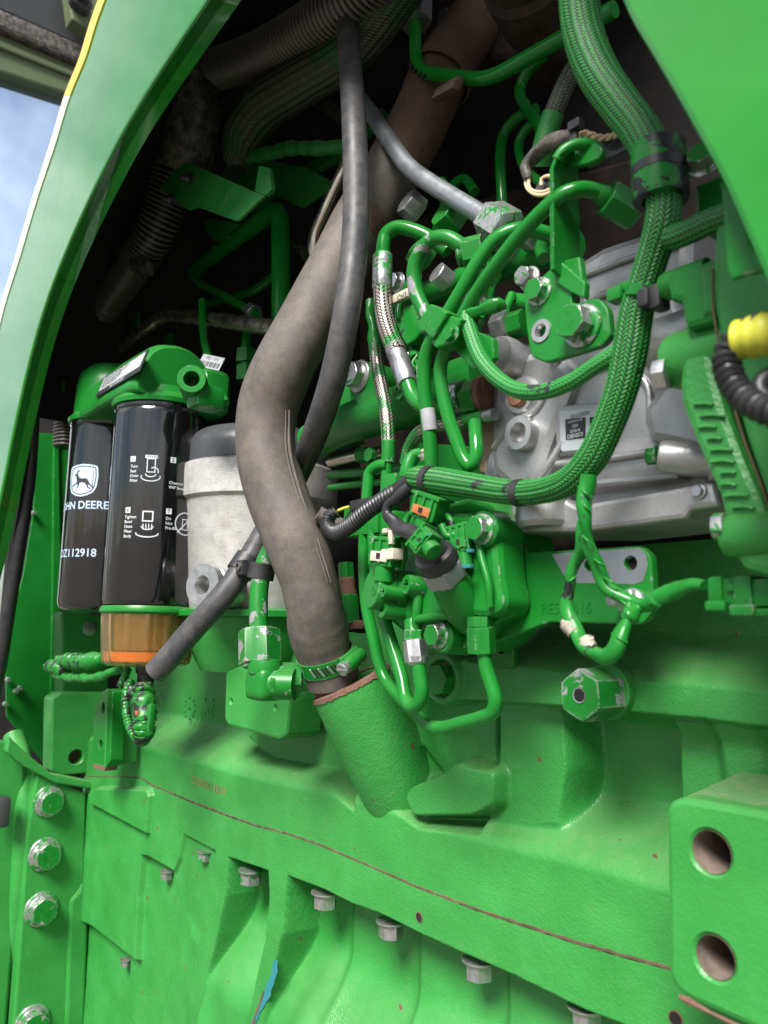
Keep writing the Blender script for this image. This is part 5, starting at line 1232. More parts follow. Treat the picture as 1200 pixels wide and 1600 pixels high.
a = P(966, 462, .432); mb = MB(); rbox(mb, a, VX, VY, VZ, M(26, a), .012, M(22, a), .002); rbox(mb, a + Vector((.012, .0, .004)), VX, VY, VZ, .02, .006, .006, .001); mb.build('tie_head', TAPE, wh)
a = P(1030, 466, .432); mb = MB(); rbox(mb, a, VX, VY, VZ, M(22, a), .014, M(40, a), .003); rbox(mb, a + Vector((-.006, -.004, 0)), VX, VY, VZ, .008, .012, .012, .002); mb.build('clip_body', BLACKP, wh)
# taped lower branches
wob = lambda s, t: (.0008 * math.sin(s * 210 + t) + .0007 * math.sin(s * 95 + 2 * t), 0)
tube('taped_branch', [(918, 742, .44, 11), (916, 765, .44, 13), (914, 795, .44, 13), (913, 820, .44, 11), (920, 850, .445, 10), (934, 890, .452, 10), (952, 918, .458, 11), (980, 938, .462, 12), (1010, 944, .463, 11), (1030, 936, .462, 12), (1058, 920, .46, 13), (1080, 914, .458, 11), (1100, 916, .456, 9)], TAPE, wh, seg=22, ds=.0018, prof=wob)
tube('taped_branch', [(913, 815, .44, 9), (910, 850, .445, 10), (896, 890, .45, 10), (886, 930, .452, 10), (890, 965, .452, 10), (904, 995, .45, 11), (922, 1018, .448, 12), (944, 1026, .446, 12), (962, 1012, .446, 13), (974, 985, .45, 13), (980, 962, .456, 9), (985, 945, .46, 7)], TAPE, wh, seg=22, ds=.0018, prof=wob)
for pts in ([(884, 972, .4515, 10), (890, 980, .4505, 12), (897, 990, .45, 10)], [(914, 1000, .4495, 11), (920, 1010, .448, 14), (928, 1016, .4475, 10)], [(1018, 936, .4625, 12), (1024, 938, .462, 13), (1030, 934, .462, 11)], [(976, 968, .4535, 10), (984, 962, .455, 15), (996, 950, .46, 9)]):
    tube('torn_tape', pts, TORN if pts[0][0] < 950 else TAPE, wh, seg=14, ds=.0012, prof=lambda s, t: (.0022 * noise.noise(Vector((s * 500, math.cos(t) * 2.5, math.sin(t) * 2.5))), 0))
# spiral tape edges on the branches
for pts, Y in (([(905, 780), (924, 800)], .434), ([(903, 760), (925, 778)], .434), ([(908, 834), (926, 852)], .437), ([(926, 872), (946, 884)], .444), ([(940, 900), (966, 914)], .45), ([(884, 912), (900, 900)], .446), ([(960, 930), (990, 952)], .456), ([(956, 990), (980, 1004)], .442)):
    tube('tape_edge', [(pts[0][0], pts[0][1], Y + .004), ((pts[0][0] + pts[1][0]) / 2, (pts[0][1] + pts[1][1]) / 2 + 1, Y), (pts[1][0], pts[1][1], Y + .004)], TAPE, wh, rpx=2, seg=8)
# inline connector at the right
cn = thing('inline_connector', 'green painted two-part cable connector at the right end of a taped wire', 'connector', P(1150, 960, .455))
e = P(1101, 928, .455); ex = VX
def cbox(name, x0, x1, y0, y1, Y, dpt, mat, parent, bev=.002):
    mb = MB(); cbox_mb(mb, x0, x1, y0, y1, Y, dpt, bev); return mb.build(name, mat, parent)
def cbox_mb(mb, x0, x1, y0, y1, Y, dpt, bev=.002):
    a, b, c = P(x0, (y0 + y1) / 2, Y), P(x1, (y0 + y1) / 2, Y), P((x0 + x1) / 2, y0, Y); d = P((x0 + x1) / 2, y1, Y)
    m = (a + b) / 2; m = Vector((m.x, Y + dpt / 2, (c.z + d.z) / 2)); rbox(mb, m, VX, VY, VZ, abs(b.x - a.x), dpt, abs(c.z - d.z), min(bev, dpt * .3, abs(b.x - a.x) * .3, abs(c.z - d.z) * .3))
cbox('plug', 1104, 1128, 900, 942, .444, .022, TAPE, cn, .004); cbox('plug', 1124, 1150, 903, 946, .446, .020, PAINT, cn, .002)
cbox('socket', 1144, 1174, 898, 950, .442, .026, PAINT, cn, .003); cbox('socket', 1170, 1260, 902, 948, .444, .024, PAINT, cn, .003)
cbox('latch', 1100, 1132, 938, 954, .440, .02, PAINT, cn, .002); cbox('latch', 1138, 1178, 944, 962, .441, .02, PAINT_W, cn, .002); cbox('latch', 1176, 1260, 950, 962, .443, .02, TAPE, cn, .002)
cbox('keeper', 1134, 1146, 912, 924, .4435, .004, PAINT, cn, .0006)

# ------------------------------------------------------------------ twisted beige wires by the bracket loop
tw_ = thing('twisted_wires', 'pair of beige wires with a taped black sheath looping behind the green bracket', 'wires', P(850, 300, .47))
tube('sheath', [(824, 282, .475, 8), (824, 262, .475, 10), (838, 240, .475, 11), (860, 224, .473, 11), (884, 212, .47, 10), (900, 210, .468, 9)], BLACKD, tw_, seg=18, ds=.002, prof=wob)
for k in (0, 1):
    pts = [(898 + 4 * i, 212 - 3.5 * math.sin(i * .42) + 3 * math.sin(i * 1.1 + k * PI), .467 + .0022 * math.cos(i * 1.1 + k * PI)) for i in range(20)]
    tube('wire', pts, BEIGE, tw_, rpx=3.2, seg=10, ds=.0015)
    tube('wire', [(822 + 5 * k, 276, .474), (822 + 4 * k, 290, .474), (832, 302 - 4 * k, .473), (848, 305 - 5 * k, .472), (862, 300 - 5 * k, .472), (870, 296 - 4 * k, .473)], BEIGE, tw_, rpx=3, seg=10)
tube('wire_end', [(846, 290, .472), (846, 280, .472), (856, 275, .472), (868, 278, .472)], BEIGE, tw_, rpx=3, seg=10)
mb = MB(); q = P(850, 292, .476); lathe(mb, [(M(14, q), -.004), (M(16, q), 0), (M(12, q), .003), (M(9, q), .001), (M(7, q), .004)], q, -VY, 24); mb.build('grommet', GREYCAP, tw_)
cbox('cable_tie', 889, 900, 188, 240, .455, .004, BLACKP, tw_, .001); cbox('tie_head', 886, 904, 186, 200, .452, .008, BLACKP, tw_, .001)
wc = thing('grey_clip', 'small grey slotted clip plate at the end of the beige wires', 'clip', P(960, 240, .47))
cbox('plate', 945, 985, 205, 240, .474, .004, GREYCAP, wc, .001)
for k in range(3): tube('ring', [(956 + (6 + 4 * k) * math.cos(i * PI / 6), 222 + (5 + 3.4 * k) * math.sin(i * PI / 6), .4735) for i in range(13)], GREYCAP, wc, rpx=1.5, seg=8)

# ------------------------------------------------------------------ upper green tubes, braided lines, clamp block
def nutp(mb, x, y, Y, rpx, hpx, axis, rot=.2, m=0):
    q = P(x, y, Y); hexprism(mb, q, axis, M(rpx, q), M(hpx, q), .1, m, None, rot)
fl = thing('fuel_tube', 'thick green tube from a big hexagon nut, passing the bracket down to the clamp block', 'fuel pipe', P(700, 550, .45))
tube('tube', [(965, 318, .478), (948, 308, .470), (928, 298, .460), (905, 296, .450), (880, 304, .443), (850, 328, .440), (812, 368, .440), (775, 415, .442), (742, 462, .446), (715, 510, .450), (698, 540, .453), (688, 575, .456), (690, 605, .458), (700, 650, .462), (714, 690, .466), (724, 716, .468), (735, 728, .470), (744, 712, .472), (744, 690, .474), (742, 660, .48)], PAINT_T, fl, rpx=11.5, seg=24)
a = P(972, 322, .482); d = (P(948, 308, .470) - a).normalized(); mb = MB(); hexprism(mb, a - d * .012, d, M(29, a), .026, .12, 0, 0, .5); mb.build('tube_nut', PAINT_W, fl)
mb = MB(); lathe(mb, [(M(15, a), .012), (M(17, a), .016), (M(13, a), .022)], a, d, 24); mb.build('sleeve', PAINT_W, fl)
fl2 = thing('fuel_tube', 'chipped green tube curving from behind the bracket through the clamp block and straight down', 'fuel pipe', P(672, 720, .46))
tube('tube', [(880, 374, .50), (850, 364, .485), (822, 358, .472), (796, 362, .462), (770, 378, .455), (745, 412, .450), (720, 456, .447), (694, 500, .446), (674, 532, .447), (664, 562, .448), (662, 600, .450), (666, 640, .453), (672, 690, .457), (674, 740, .462), (674, 780, .47)], PAINT_TW, fl2, rpx=11.5, seg=24)
mb = MB(); tube('bare_patch', [(668, 640, .4528), (670, 655, .4538), (672, 672, .4556)], PRIMER, fl2, rpx=11.7, seg=24)
fl3 = thing('fuel_tube', 'green tube hooked like a question mark with worn grey paint, left of the clamp block', 'fuel pipe', P(680, 520, .48))
tube('tube', [(742, 402, .485), (722, 385, .475), (700, 372, .468), (676, 374, .464), (656, 394, .462), (647, 422, .462), (650, 455, .464), (664, 488, .467), (684, 520, .47), (700, 548, .476)], PAINT_WW, fl3, rpx=12, seg=24)
a = P(738, 396, .484); d = Vector((-.75, -.5, -.1)).normalized(); mb = MB(); hexprism(mb, a - d * .01, d, M(27, a), .018, .12, 0, 0, .3); lathe(mb, [(M(16, a), .008), (M(18, a), .012), (M(13, a), .014)], a, d, 24); mb.build('tube_nut', PAINT_W, fl3)
# hose assembly 1
bhs = thing('braided_hose', 'steel braided hose with silver crimp collars left of the clamp block', 'hose', P(650, 640, .48))
tube('upper_tube', [(700, 392, .52), (672, 372, .51), (645, 360, .50), (620, 356, .492), (604, 366, .487), (599, 385, .485), (598, 402, .485)], PAINT_T, bhs, rpx=11.5, seg=22)
tube('lower_tube', [(637, 598, .470), (646, 620, .470), (660, 634, .471), (680, 640, .475), (704, 640, .483)], PAINT_T, bhs, rpx=12, seg=22)
tube('braid', [(597, 448, .483), (598, 475, .482), (603, 505, .479), (611, 530, .476), (622, 552, .473)], WIREB, bhs, rpx=14.5, seg=48, ds=.0008, prof=braid(12, .0044, .0006, 1.2), attr='weave')
for (x0, y0, Y0, x1, y1, Y1), mt in (((598, 398, .485, 597, 452, .483), ZINCG), ((616, 541, .4745, 637, 600, .470), STEEL)):
    a, b = P(x0, y0, Y0), P(x1, y1, Y1); L_ = (b - a).length; R0 = M(15.8, a)
    mb = MB(); lathe(mb, [(R0 * .9, 0), (R0, .002), (R0, L_ * .3), (R0 * .97, L_ * .33), (R0 * 1.0, L_ * .36), (R0, L_ - .002), (R0 * .9, L_)], a, (b - a).normalized(), 28); mb.build('crimp_collar', mt, bhs)
# hose assembly 2
bh2 = thing('braided_hose', 'thin upright braided hose, half green half bare steel, under the crimped hose', 'hose', P(608, 760, .50))
tube('braid', [(586, 540, .50), (590, 575, .498), (597, 610, .496), (603, 640, .495), (606, 670, .494), (607, 692, .494)], WIREB, bh2, rpx=10.8, seg=40, ds=.0008, prof=braid(10, .0036, .0005, 1.2), attr='weave')
tube('end_collar', [(607, 688, .494), (607, 705, .494), (606, 722, .494)], PAINT_WW, bh2, rpx=11, seg=20); tube('end_pipe', [(606, 715, .494), (604, 745, .494), (602, 790, .494)], PAINT_T, bh2, rpx=9)
cbox('end_nut', 594, 618, 740, 775, .482, .02, PAINT, bh2, .002)
tube('wrapped_top', [(578, 470, .505, 7), (582, 505, .503, 9), (586, 540, .50, 10), (590, 556, .50, 8)], TAPE, bh2, seg=18, ds=.002, prof=wob)
# hose assembly 3
bh3 = thing('braided_hose', 'curved fine braided hose running sideways to the pump fitting', 'hose', P(650, 720, .50))
tube('braid', [(634, 725, .502), (640, 700, .50), (652, 680, .497), (672, 667, .494), (695, 662, .493), (716, 660, .493), (730, 657, .493)], WIREB, bh3, rpx=11, seg=40, ds=.0008, prof=braid(12, .0034, .0004, 1.2), attr='weave')
tube('end_ferrule', [(724, 658, .493), (740, 655, .492), (757, 651, .492)], PAINT, bh3, rpx=11, seg=20)
a = P(757, 651, .492); mb = MB(); lathe(mb, [(M(9, a), 0), (M(10, a), .002), (M(10, a), .012)], a, VX, 20); mb.build('end_stub', STEEL, bh3)
# clamp block
cb_ = thing('tube_clamp', 'green two-part clamp block with a bolt gripping the three tubes', 'clamp', P(700, 560, .44))
exd = (P(712, 480, .44) - P(668, 540, .44)).normalized(); exd.y = 0; exd.normalize(); eyd = VY; ezd = exd.cross(eyd)
plate('clamp_plate', [(690, 486), (724, 496), (752, 497), (742, 516), (770, 528), (772, 560), (752, 578), (738, 576), (722, 560), (700, 535), (672, 534), (664, 520)], .452, .006, PAINT, cb_, r=4)
def obox(name, pts, Y, th_, mat, parent, r=3, bev=.002): return plate(name, pts, Y, th_, mat, parent, r=r, bev=bev)
obox('jaw', [(652, 505), (671, 474), (684, 478), (682, 492), (664, 518), (654, 520)], .436, .016, PAINT, cb_)
obox('jaw', [(662, 516), (684, 478), (700, 488), (674, 530)], .432, .02, PAINT_W, cb_)
obox('jaw', [(672, 534), (697, 490), (722, 498), (716, 510), (700, 538), (680, 544)], .436, .016, PAINT, cb_)
q = P(707, 522, .434); boltp(cb_, 707, 523, .437, 15, kind='flange', side=PAINT, top=PAINT_W)
# washer and bolt head holding the clamp plate to the pump
boltp(cb_, 757, 548, .470, 26, kind='flange', side=ZINCG, top=ZINC)
# pump inlet nuts and banjo stack
nf = thing('pump_fitting', 'pair of half painted hexagon nuts on the left side of the pump', 'pipe fitting', P(730, 645, .50))
ax = Vector((-1, -.12, .0)).normalized(); mb = MB(); nutp(mb, 752, 620, .497, 30, 27, ax, .1); mb.build('rear_nut', PAINT_W, nf)
mb = MB(); nutp(mb, 727, 621, .493, 30, 27, ax, .5); mb.build('front_nut', ZINCG, nf)
q = P(757, 618, .50); mb = MB(); lathe(mb, [(M(31, q), -.004), (M(31, q), .003)], q, ax, 28); mb.build('copper_washer', RUST, nf)
tube('stub_pipe', [(704, 640, .484), (690, 646, .482), (680, 645, .478)], PAINT_T, nf, rpx=11)
nf2 = thing('pump_fitting', 'silver and green hexagon nut stub above the clamp plate on the pump', 'pipe fitting', P(790, 520, .49))
mb = MB(); nutp(mb, 820, 503, .50, 22, 26, Vector((-1, -.2, -.05)).normalized(), .3); mb.build('nut', PAINT, nf2)
mb = MB(); nutp(mb, 796, 508, .494, 24, 26, Vector((-1, -.2, -.05)).normalized(), .1); mb.build('front_nut', ZINC, nf2)

# ------------------------------------------------------------------ cluttered rail behind the tubes
rail = thing('fuel_rail', 'green fuel rail and injector fittings crowded behind the clamp tubes', 'fuel rail', P(720, 480, .54))
tube('rail_tube', [(640, 470, .55), (720, 440, .545), (800, 412, .54), (900, 380, .54)], PAINT, rail, rpx=22, seg=28)
for x, y, Y, r, mt in ((668, 408, .53, 22, PAINT_W), (715, 352, .535, 26, PAINT), (700, 440, .52, 19, STEEL), (770, 440, .525, 22, PAINT_W), (835, 378, .52, 20, ZINCG), (790, 352, .54, 24, STEEL), (655, 332, .55, 22, STEEL)):
    mb = MB(); nutp(mb, x, y, Y, r, r * 1.3, Vector((-.1, -.8, .35)).normalized(), random.random()); mb.build('rail_nut', mt, rail)
for pts, r in (([(715, 350, .54), (712, 320, .55), (700, 300, .56), (690, 285, .58)], 9), ([(770, 440, .53), (760, 470, .51), (748, 500, .50)], 9), ([(800, 470, .52), (850, 480, .52), (880, 500, .52)], 14), ([(620, 480, .53), (640, 520, .52), (650, 560, .51)], 9), ([(640, 440, .52), (625, 470, .515), (622, 500, .51), (640, 530, .51)], 6), ([(800, 460, .51), (790, 490, .50), (800, 520, .50)], 7), ([(862, 360, .52), (845, 385, .51), (850, 405, .50)], 10)):
    tube('injector_line', pts, PAINT_TW, rail, rpx=r, seg=16)
mb = MB(); plate_mb(mb, [(628, 480), (660, 470), (668, 500), (650, 530), (634, 540), (622, 520)], .50, .012, 4, bev=.002); mb.build('connector_body', TAPE, rail)
mb = MB(); rbox(mb, P(628, 463, .495), VX, VY, Vector((.1, 0, 1)).normalized(), M(38, P(628, 463, .495)), .006, M(14, P(628, 463, .495)), .001); cn_ = mb.build('tag', CREAM, rail)
mb = MB(); text_flat(mb, 'CH3', M(12, P(628, 463, .49)), P(628, 463, .4918), VX, VZ, .0003); mb.build('tag_print', GREYP, rail)['kind'] = 'stuff'
for (x, y, r) in ((622, 442, 17), (640, 560, 14)): boltp(rail, x, y, .515, r, kind='flange', side=STEEL, top=STEEL)
for i in range(9):
    x0, y0 = 640 + random.uniform(-18, 18), 575 + random.uniform(-20, 20)
    tube('wire', [(x0, y0, .50), (x0 + random.uniform(-14, 14), y0 + 14, .495), (x0 + random.uniform(-16, 16), y0 + 30, .498)], TAPE, rail, rpx=3, seg=8)
# cross pipe with bolted flange behind the braided hoses
xp_ = thing('cross_pipe', 'fat green water pipe with a bolted ear crossing behind the braided hoses', 'water pipe', P(600, 690, .56))
tube('pipe', [(490, 690, .585), (530, 668, .58), (580, 650, .57), (640, 632, .565), (700, 606, .56), (760, 585, .56)], PAINT, xp_, rpx=34, seg=36)
plate('ear', [(540, 575), (560, 562), (590, 568), (600, 590), (590, 630), (560, 640), (545, 610)], .545, .03, PAINT, xp_, r=10, bev=.004)
boltp(xp_, 562, 588, .545, 26, kind='flange', side=ZINC, top=ZINCG)
plate('bracket', [(505, 620), (545, 600), (552, 690), (510, 700)], .60, .02, PAINT, xp_, r=4)
for pts, r, mt in (([(516, 722, .60), (560, 712, .60), (600, 705, .60)], 9, GOLDS), ([(516, 742, .61), (570, 738, .61), (640, 730, .61)], 8, PAINT_T), ([(516, 762, .61), (570, 756, .61), (640, 750, .61)], 6, PAINT_T)):
    tube('small_pipe', pts, mt, xp_, rpx=r)
mb = MB(); nutp(mb, 578, 710, .59, 13, 22, Vector((-.9, -.3, 0)).normalized()); mb.build('small_nut', PAINT, xp_)
boltp(xp_, 582, 712, .575, 12, kind='nut', side=PAINT, top=PAINT_W)
plate('lower_sheet', [(640, 690), (760, 700), (760, 800), (640, 800)], .545, .02, PAINT, xp_, r=4)

# ------------------------------------------------------------------ lift pump / valve body
vb = thing('valve_body', 'glossy green cast fuel valve body with electrical connectors left of the stamped bracket', 'fuel valve', P(700, 1015, .47))
mb = MB(); plate_mb(mb, [(630, 800), (736, 776), (768, 786), (784, 806), (792, 850), (798, 900), (806, 945), (800, 962), (772, 972), (745, 1005), (720, 1018), (695, 1018), (672, 988), (628, 988), (604, 968), (592, 935), (596, 860)], .482, .06, [6, 8, 8, 10, 10, 10, 10, 10, 14, 14, 12, 12, 12, 12, 12, 10, 10], bev=.005); mb.build('back_half', PAINT, vb)
mb = MB(); plate_mb(mb, [(700, 800), (742, 800), (770, 806), (777, 850), (781, 900), (788, 940), (782, 956), (762, 966), (722, 962), (690, 972), (640, 976), (615, 958), (640, 930), (680, 900)], .466, .03, [8, 8, 12, 10, 10, 12, 10, 10, 12, 12, 12, 10, 10, 10], bev=.006); mb.build('front_half', PAINT, vb)
a, b = P(668, 850, .424), P(699, 902, .450); ax = (a - b).normalized()
mb = MB(); lathe(mb, [(M(4, b), -.060), (M(22, b), -.057), (M(32, b), -.048), (M(36, b), -.03), (M(33, b), -.012), (M(30, b), -.001), (M(28, b), 0)], b, ax, 36); mb.build('sensor_seat', PAINT, vb)
tube('rib', [(745, 832, .463), (752, 870, .461), (764, 915, .461), (766, 948, .463)], PAINT, vb, rpx=6, seg=14); tube('rib', [(655, 915, .464), (652, 950, .463), (650, 985, .466)], PAINT, vb, rpx=8, seg=14); tube('rib', [(652, 968, .463), (690, 962, .461), (715, 960, .463)], PAINT, vb, rpx=7, seg=14)
mb = MB(); q = P(756, 826, .463); lathe(mb, [(M(32, q), -.03), (M(30, q), .0), (M(27, q), .002)], q, -VY, 36); mb.build('bolt_ear', PAINT, vb); mb = MB(); q = P(690, 996, .47); lathe(mb, [(M(28, q), -.03), (M(26, q), 0), (M(23, q), .002)], q, -VY, 36); mb.build('bolt_ear', PAINT, vb)
boltp(vb, 754, 827, .461, 25, kind='flange', side=ZINCG, top=PAINT_W, roll=.2); boltp(vb, 686, 992, .468, 22, kind='flange', side=ZINCG, top=PAINT_W, roll=.6)
plate('sticker', [(783, 908), (792, 906), (798, 926), (789, 929)], .4815, .0006, TANG, vb, bev=.0001)
# solenoid with three torx screws
mb = MB(); a_ = P(612, 925, .466); d_ = Vector((-.25, -.95, .1)).normalized(); R0 = M(32, a_)
lathe(mb, [(R0 * 1.2, -.03), (R0 * 1.12, 0), (R0, .002), (R0, .018), (R0 * .92, .0205)], a_, d_, 36); mb.build('solenoid', PAINT, vb)
for x, y, Y, r in ((587, 906, .447, 10), (634, 913, .452, 16), (597, 950, .450, 16), (583, 922, .444, 9), (598, 924, .442, 10)):
    q = P(x, y, Y); R0 = M(r, q); mb = MB(); lathe(mb, [(R0, -.022), (R0, -.002), (R0 * .93, 0), (R0 * .55, 0)], q, d_, 28, cap1=False)
    e1, e2, a3 = frame(d_); vs = []; S = 24
    for z, sc in ((0, 1), (-.0035, 1)):
        for k in range(S):
            t = 2 * PI * k / S; rr = R0 * (.48 + .10 * math.cos(6 * t)) * sc; vs.append(q + e1 * rr * math.cos(t) + e2 * rr * math.sin(t) + a3 * z)
    mb.add(vs, [(k, (k + 1) % S, S + (k + 1) % S, S + k)[::-1] for k in range(S)] + [tuple(range(S, 2 * S))])
    for k in range(S):
        t = 2 * PI * k / S; vs[k] = vs[k]
    o_in = [q + (e1 * math.cos(2 * PI * k / S) + e2 * math.sin(2 * PI * k / S)) * R0 * .55 for k in range(S)]
    mb.add(o_in + vs[:S], [(k, (k + 1) % S, S + (k + 1) % S, S + k) for k in range(S)])
    mb.build('torx_screw', PAINT_W if r > 12 else PAINT, vb)
# pressure sensor: bare hexagon, black barrel
mb = MB(); hexprism(mb, b + ax * .0005, ax, M(36, b), .014, .08, 0, 0, .15); mb.build('sensor_hex', ALUP, vb)
mb = MB(); lathe(mb, [(M(33, b), .014), (M(34, b), .017), (M(32, b), .025), (M(26, b), .027), (M(25, b), .036), (M(20, b), .040)], b, ax, 32); mb.build('sensor_barrel', BLACKP, vb)

def dirbox(mb, x, y, Y, up, w_, h_, d_, bev=.0012, yaw=0):
    """box whose long side follows 'up' (px direction), facing the viewer"""
    q = P(x, y, Y); z = (P(x + up[0], y + up[1], Y) - q).normalized(); n_ = Vector((.25, -1, .15)); n_ = (n_ - n_.dot(z) * z).normalized(); x_ = n_.cross(z) * -1
    rbox(mb, q, x_, n_, z, M(w_, q), M(d_, q), M(h_, q), bev); return q, x_, n_, z
def conn(name, label, x, y, Y, up, mats, w_=46, h_=44, parent=None):
    t = thing(name, label, 'connector', P(x, y + 20, Y)); A, B_ = mats
    mb = MB(); q, x_, n_, z = dirbox(mb, x, y, Y, up, w_, h_, w_ * .7); mb.build('shell', A, t)
    pxm = M(1, q)
    mb = MB(); rbox(mb, q + z * pxm * h_ * .42, x_, n_, z, pxm * w_ * 1.15, pxm * w_ * .82, pxm * 5, .0008); mb.build('collar', A, t)
    mb = MB()
    for s in (-1, 0, 1): rbox(mb, q + x_ * pxm * w_ * .33 * s + n_ * pxm * w_ * .36, x_, n_, z, pxm * 4.5, pxm * 6, pxm * h_ * .8, .0006)
    tag(mb.build('ridges', A, t), kind='stuff')
    mb = MB(); rbox(mb, q - z * pxm * h_ * .18 + n_ * pxm * w_ * .38, x_, n_, z, pxm * w_ * .7, pxm * 5, pxm * h_ * .34, .0008); mb.build('lock_tab', B_, t)
    mb = MB(); rbox(mb, q - z * pxm * h_ * .16 + n_ * pxm * w_ * .43, x_, n_, z, pxm * w_ * .16, pxm * 3, pxm * h_ * .2, .0004); mb.build('slot', NEARBLACK, t)
    mb = MB(); lathe(mb, [(pxm * w_ * .34, 0), (pxm * w_ * .34, pxm * h_ * .5), (pxm * w_ * .28, pxm * h_ * .55)], q - z * pxm * h_ * .5, -z, 24); mb.build('barrel', A, t)
    return t
conn('wire_connector', 'green connector with an orange-brown lock below the braided harness', 672, 792, .452, (8, -30), (PAINT, ORANGE), 50, 40)
conn('wire_connector', 'green connector with a bare cream coloured lock above the solenoid', 604, 862, .450, (3, -30), (PAINT_W, CREAM), 46, 46)
t = conn('wire_connector', 'green connector smeared with blue paint on top of the pressure sensor', 664, 846, .408, (-22, -26), (paint('green_blue_smeared', .3, chip=.60, chipcol=(.02, .16, .40), chipscale=60), PAINT), 42, 28)
t = conn('wire_connector', 'green connector low on the right beside the pressure sensor', 722, 842, .460, (-4, -30), (PAINT, PAINT), 34, 46)
cbox('cream_base', 578, 614, 858, 875, .441, .012, CREAM, bpy.data.objects['wire_connector.001'], .001)
cbox('cream_cap', 596, 620, 824, 832, .446, .012, CREAM, bpy.data.objects['wire_connector.001'], .0015)
cbox('cream_strip', 606, 612, 828, 850, .4415, .004, CREAM, bpy.data.objects['wire_connector.001'], .0006)
cbox('blue_band', 712, 734, 882, 888, .4485, .004, BLUE, t, .0005); cbox('blue_band', 728, 736, 858, 863, .4485, .004, BLUE, t, .0005)
mb = MB(); q = P(640, 880, .474); text_flat(mb, '130', M(22, q), q, (VX + VZ * .35).normalized(), (VZ - VX * .35).normalized(), .0012); mb.build('raised_digits', PAINT, vb)['kind'] = 'stuff'
for pts, r, mt in (([(640, 800, .455), (632, 820, .452), (640, 842, .450), (652, 858, .448)], 6, PAINT), ([(690, 820, .450), (700, 838, .452), (712, 834, .456)], 6, PAINT), ([(626, 840, .456), (632, 862, .458), (628, 890, .462)], 5, TAPE), ([(648, 800, .452), (656, 818, .45), (670, 826, .45)], 4, BLUE), ([(690, 800, .46), (704, 812, .46), (708, 830, .46)], 5, TAPE)):
    tube('lead', pts, mt, vb, rpx=r, seg=10, ds=.002)

# corrugated leads joining the harness on the left
cl = thing('corrugated_lead', 'black corrugated cable lead curling left from the end of the braided harness', 'cable', P(530, 840, .45))
tube('conduit', [(640, 755, .449, 9), (626, 764, .448, 12), (600, 780, .446, 12.5), (572, 800, .445, 12.5), (546, 822, .446, 12), (524, 832, .449, 11.5), (512, 822, .452, 11), (514, 808, .455, 10), (526, 800, .46, 9)], BLACKP, cl, seg=24, ds=.0006, prof=corrugated(.0040, .0008), attr='weave')
tube('tape_end', [(644, 752, .4485), (632, 760, .448), (622, 766, .447)], BLACKP, cl, rpx=13, seg=20, prof=wob)
cl2 = thing('taped_lead', 'smooth black taped cable beside the corrugated lead', 'cable', P(620, 840, .45))
tube('sheath', [(642, 762, .447, 10), (624, 776, .444, 10.5), (608, 790, .443, 9.5), (606, 804, .443, 9), (616, 818, .443, 10), (634, 828, .442, 12), (652, 836, .441, 14), (664, 842, .441, 14)], BLACKP, cl2, seg=20, ds=.002, prof=wob)
tube('ragged_end', [(636, 744, .45, 15), (640, 728, .45, 12), (648, 712, .452, 10), (660, 708, .455, 9)], TAPE, wh, seg=18, ds=.0016, prof=wob)
tube('frayed_end', [(654, 710, .4545), (662, 712, .456), (664, 718, .458)], TORN, wh, rpx=8, seg=16, ds=.001, prof=lambda s, t: (.0014 * noise.noise(Vector((s * 500, math.cos(t) * 2.5, math.sin(t) * 2.5))), 0), hollow=.7)
st_ = thing('brown_stub_pipe', 'short brown stub pipe sticking out beside the big hose', 'pipe stub', P(505, 825, .485))
tube('pipe', [(540, 826, .49), (515, 812, .475), (497, 802, .464)], RUBBER, st_, rpx=12, seg=22, hollow=.75)
sk = thing('taped_connector', 'green connector wrapped in ragged black tape behind the corrugated lead', 'connector', P(570, 850, .49))
cbox('body', 536, 590, 786, 836, .478, .03, PAINT, sk, .003); cbox('tape_wrap', 545, 584, 778, 796, .474, .03, BLACKP, sk, .003); cbox('rear_body', 570, 616, 800, 838, .482, .03, PAINT, sk, .004)
tube('yellow_wire', [(528, 798, .468), (538, 794, .472), (546, 792, .475)], YELLOW, sk, rpx=2.5, seg=8)

# thin fuel lines looping below
l1 = thing('fuel_line', 'thin glossy green fuel line making the long outer loop below the valve body', 'fuel pipe', P(690, 1140, .50))
tube('line', [(756, 1020, .470), (760, 1045, .471), (768, 1070, .472), (774, 1092, .473), (770, 1112, .475), (750, 1122, .478), (720, 1130, .481), (690, 1137, .484), (668, 1132, .487), (648, 1112, .489), (622, 1086, .490), (602, 1062, .490), (592, 1035, .489), (584, 1000, .487), (573, 950, .485), (569, 900, .484), (569, 850, .484), (572, 800, .485), (575, 760, .486), (578, 738, .487), (590, 728, .489), (606, 726, .492)], PAINT_T, l1, r=.0058, seg=20)
mb = MB(); nutp(mb, 753, 1020, .470, 22, 40, (P(751, 980, .468) - P(753, 1020, .470)).normalized(), .3); mb.build('line_nut', PAINT, l1)
mb = MB(); nutp(mb, 750, 980, .470, 20, 16, VZ, .3); q = P(756, 1024, .470); lathe(mb, [(M(10, q), 0), (M(13, q), .004), (M(13, q), .008)], q, VZ, 20); mb.build('adapter', PAINT, l1)
l2 = thing('fuel_line', 'thin glossy green fuel line making the short inner hook below the silver nut', 'fuel pipe', P(645, 1105, .48))
tube('line', [(652, 1030, .464), (656, 1055, .464), (659, 1080, .465), (654, 1098, .466), (643, 1104, .468), (634, 1092, .470), (628, 1060, .473), (618, 1025, .476), (606, 985, .478), (595, 945, .480), (588, 905, .481), (584, 860, .482), (583, 820, .484)], PAINT_T, l2, r=.0060, seg=20)
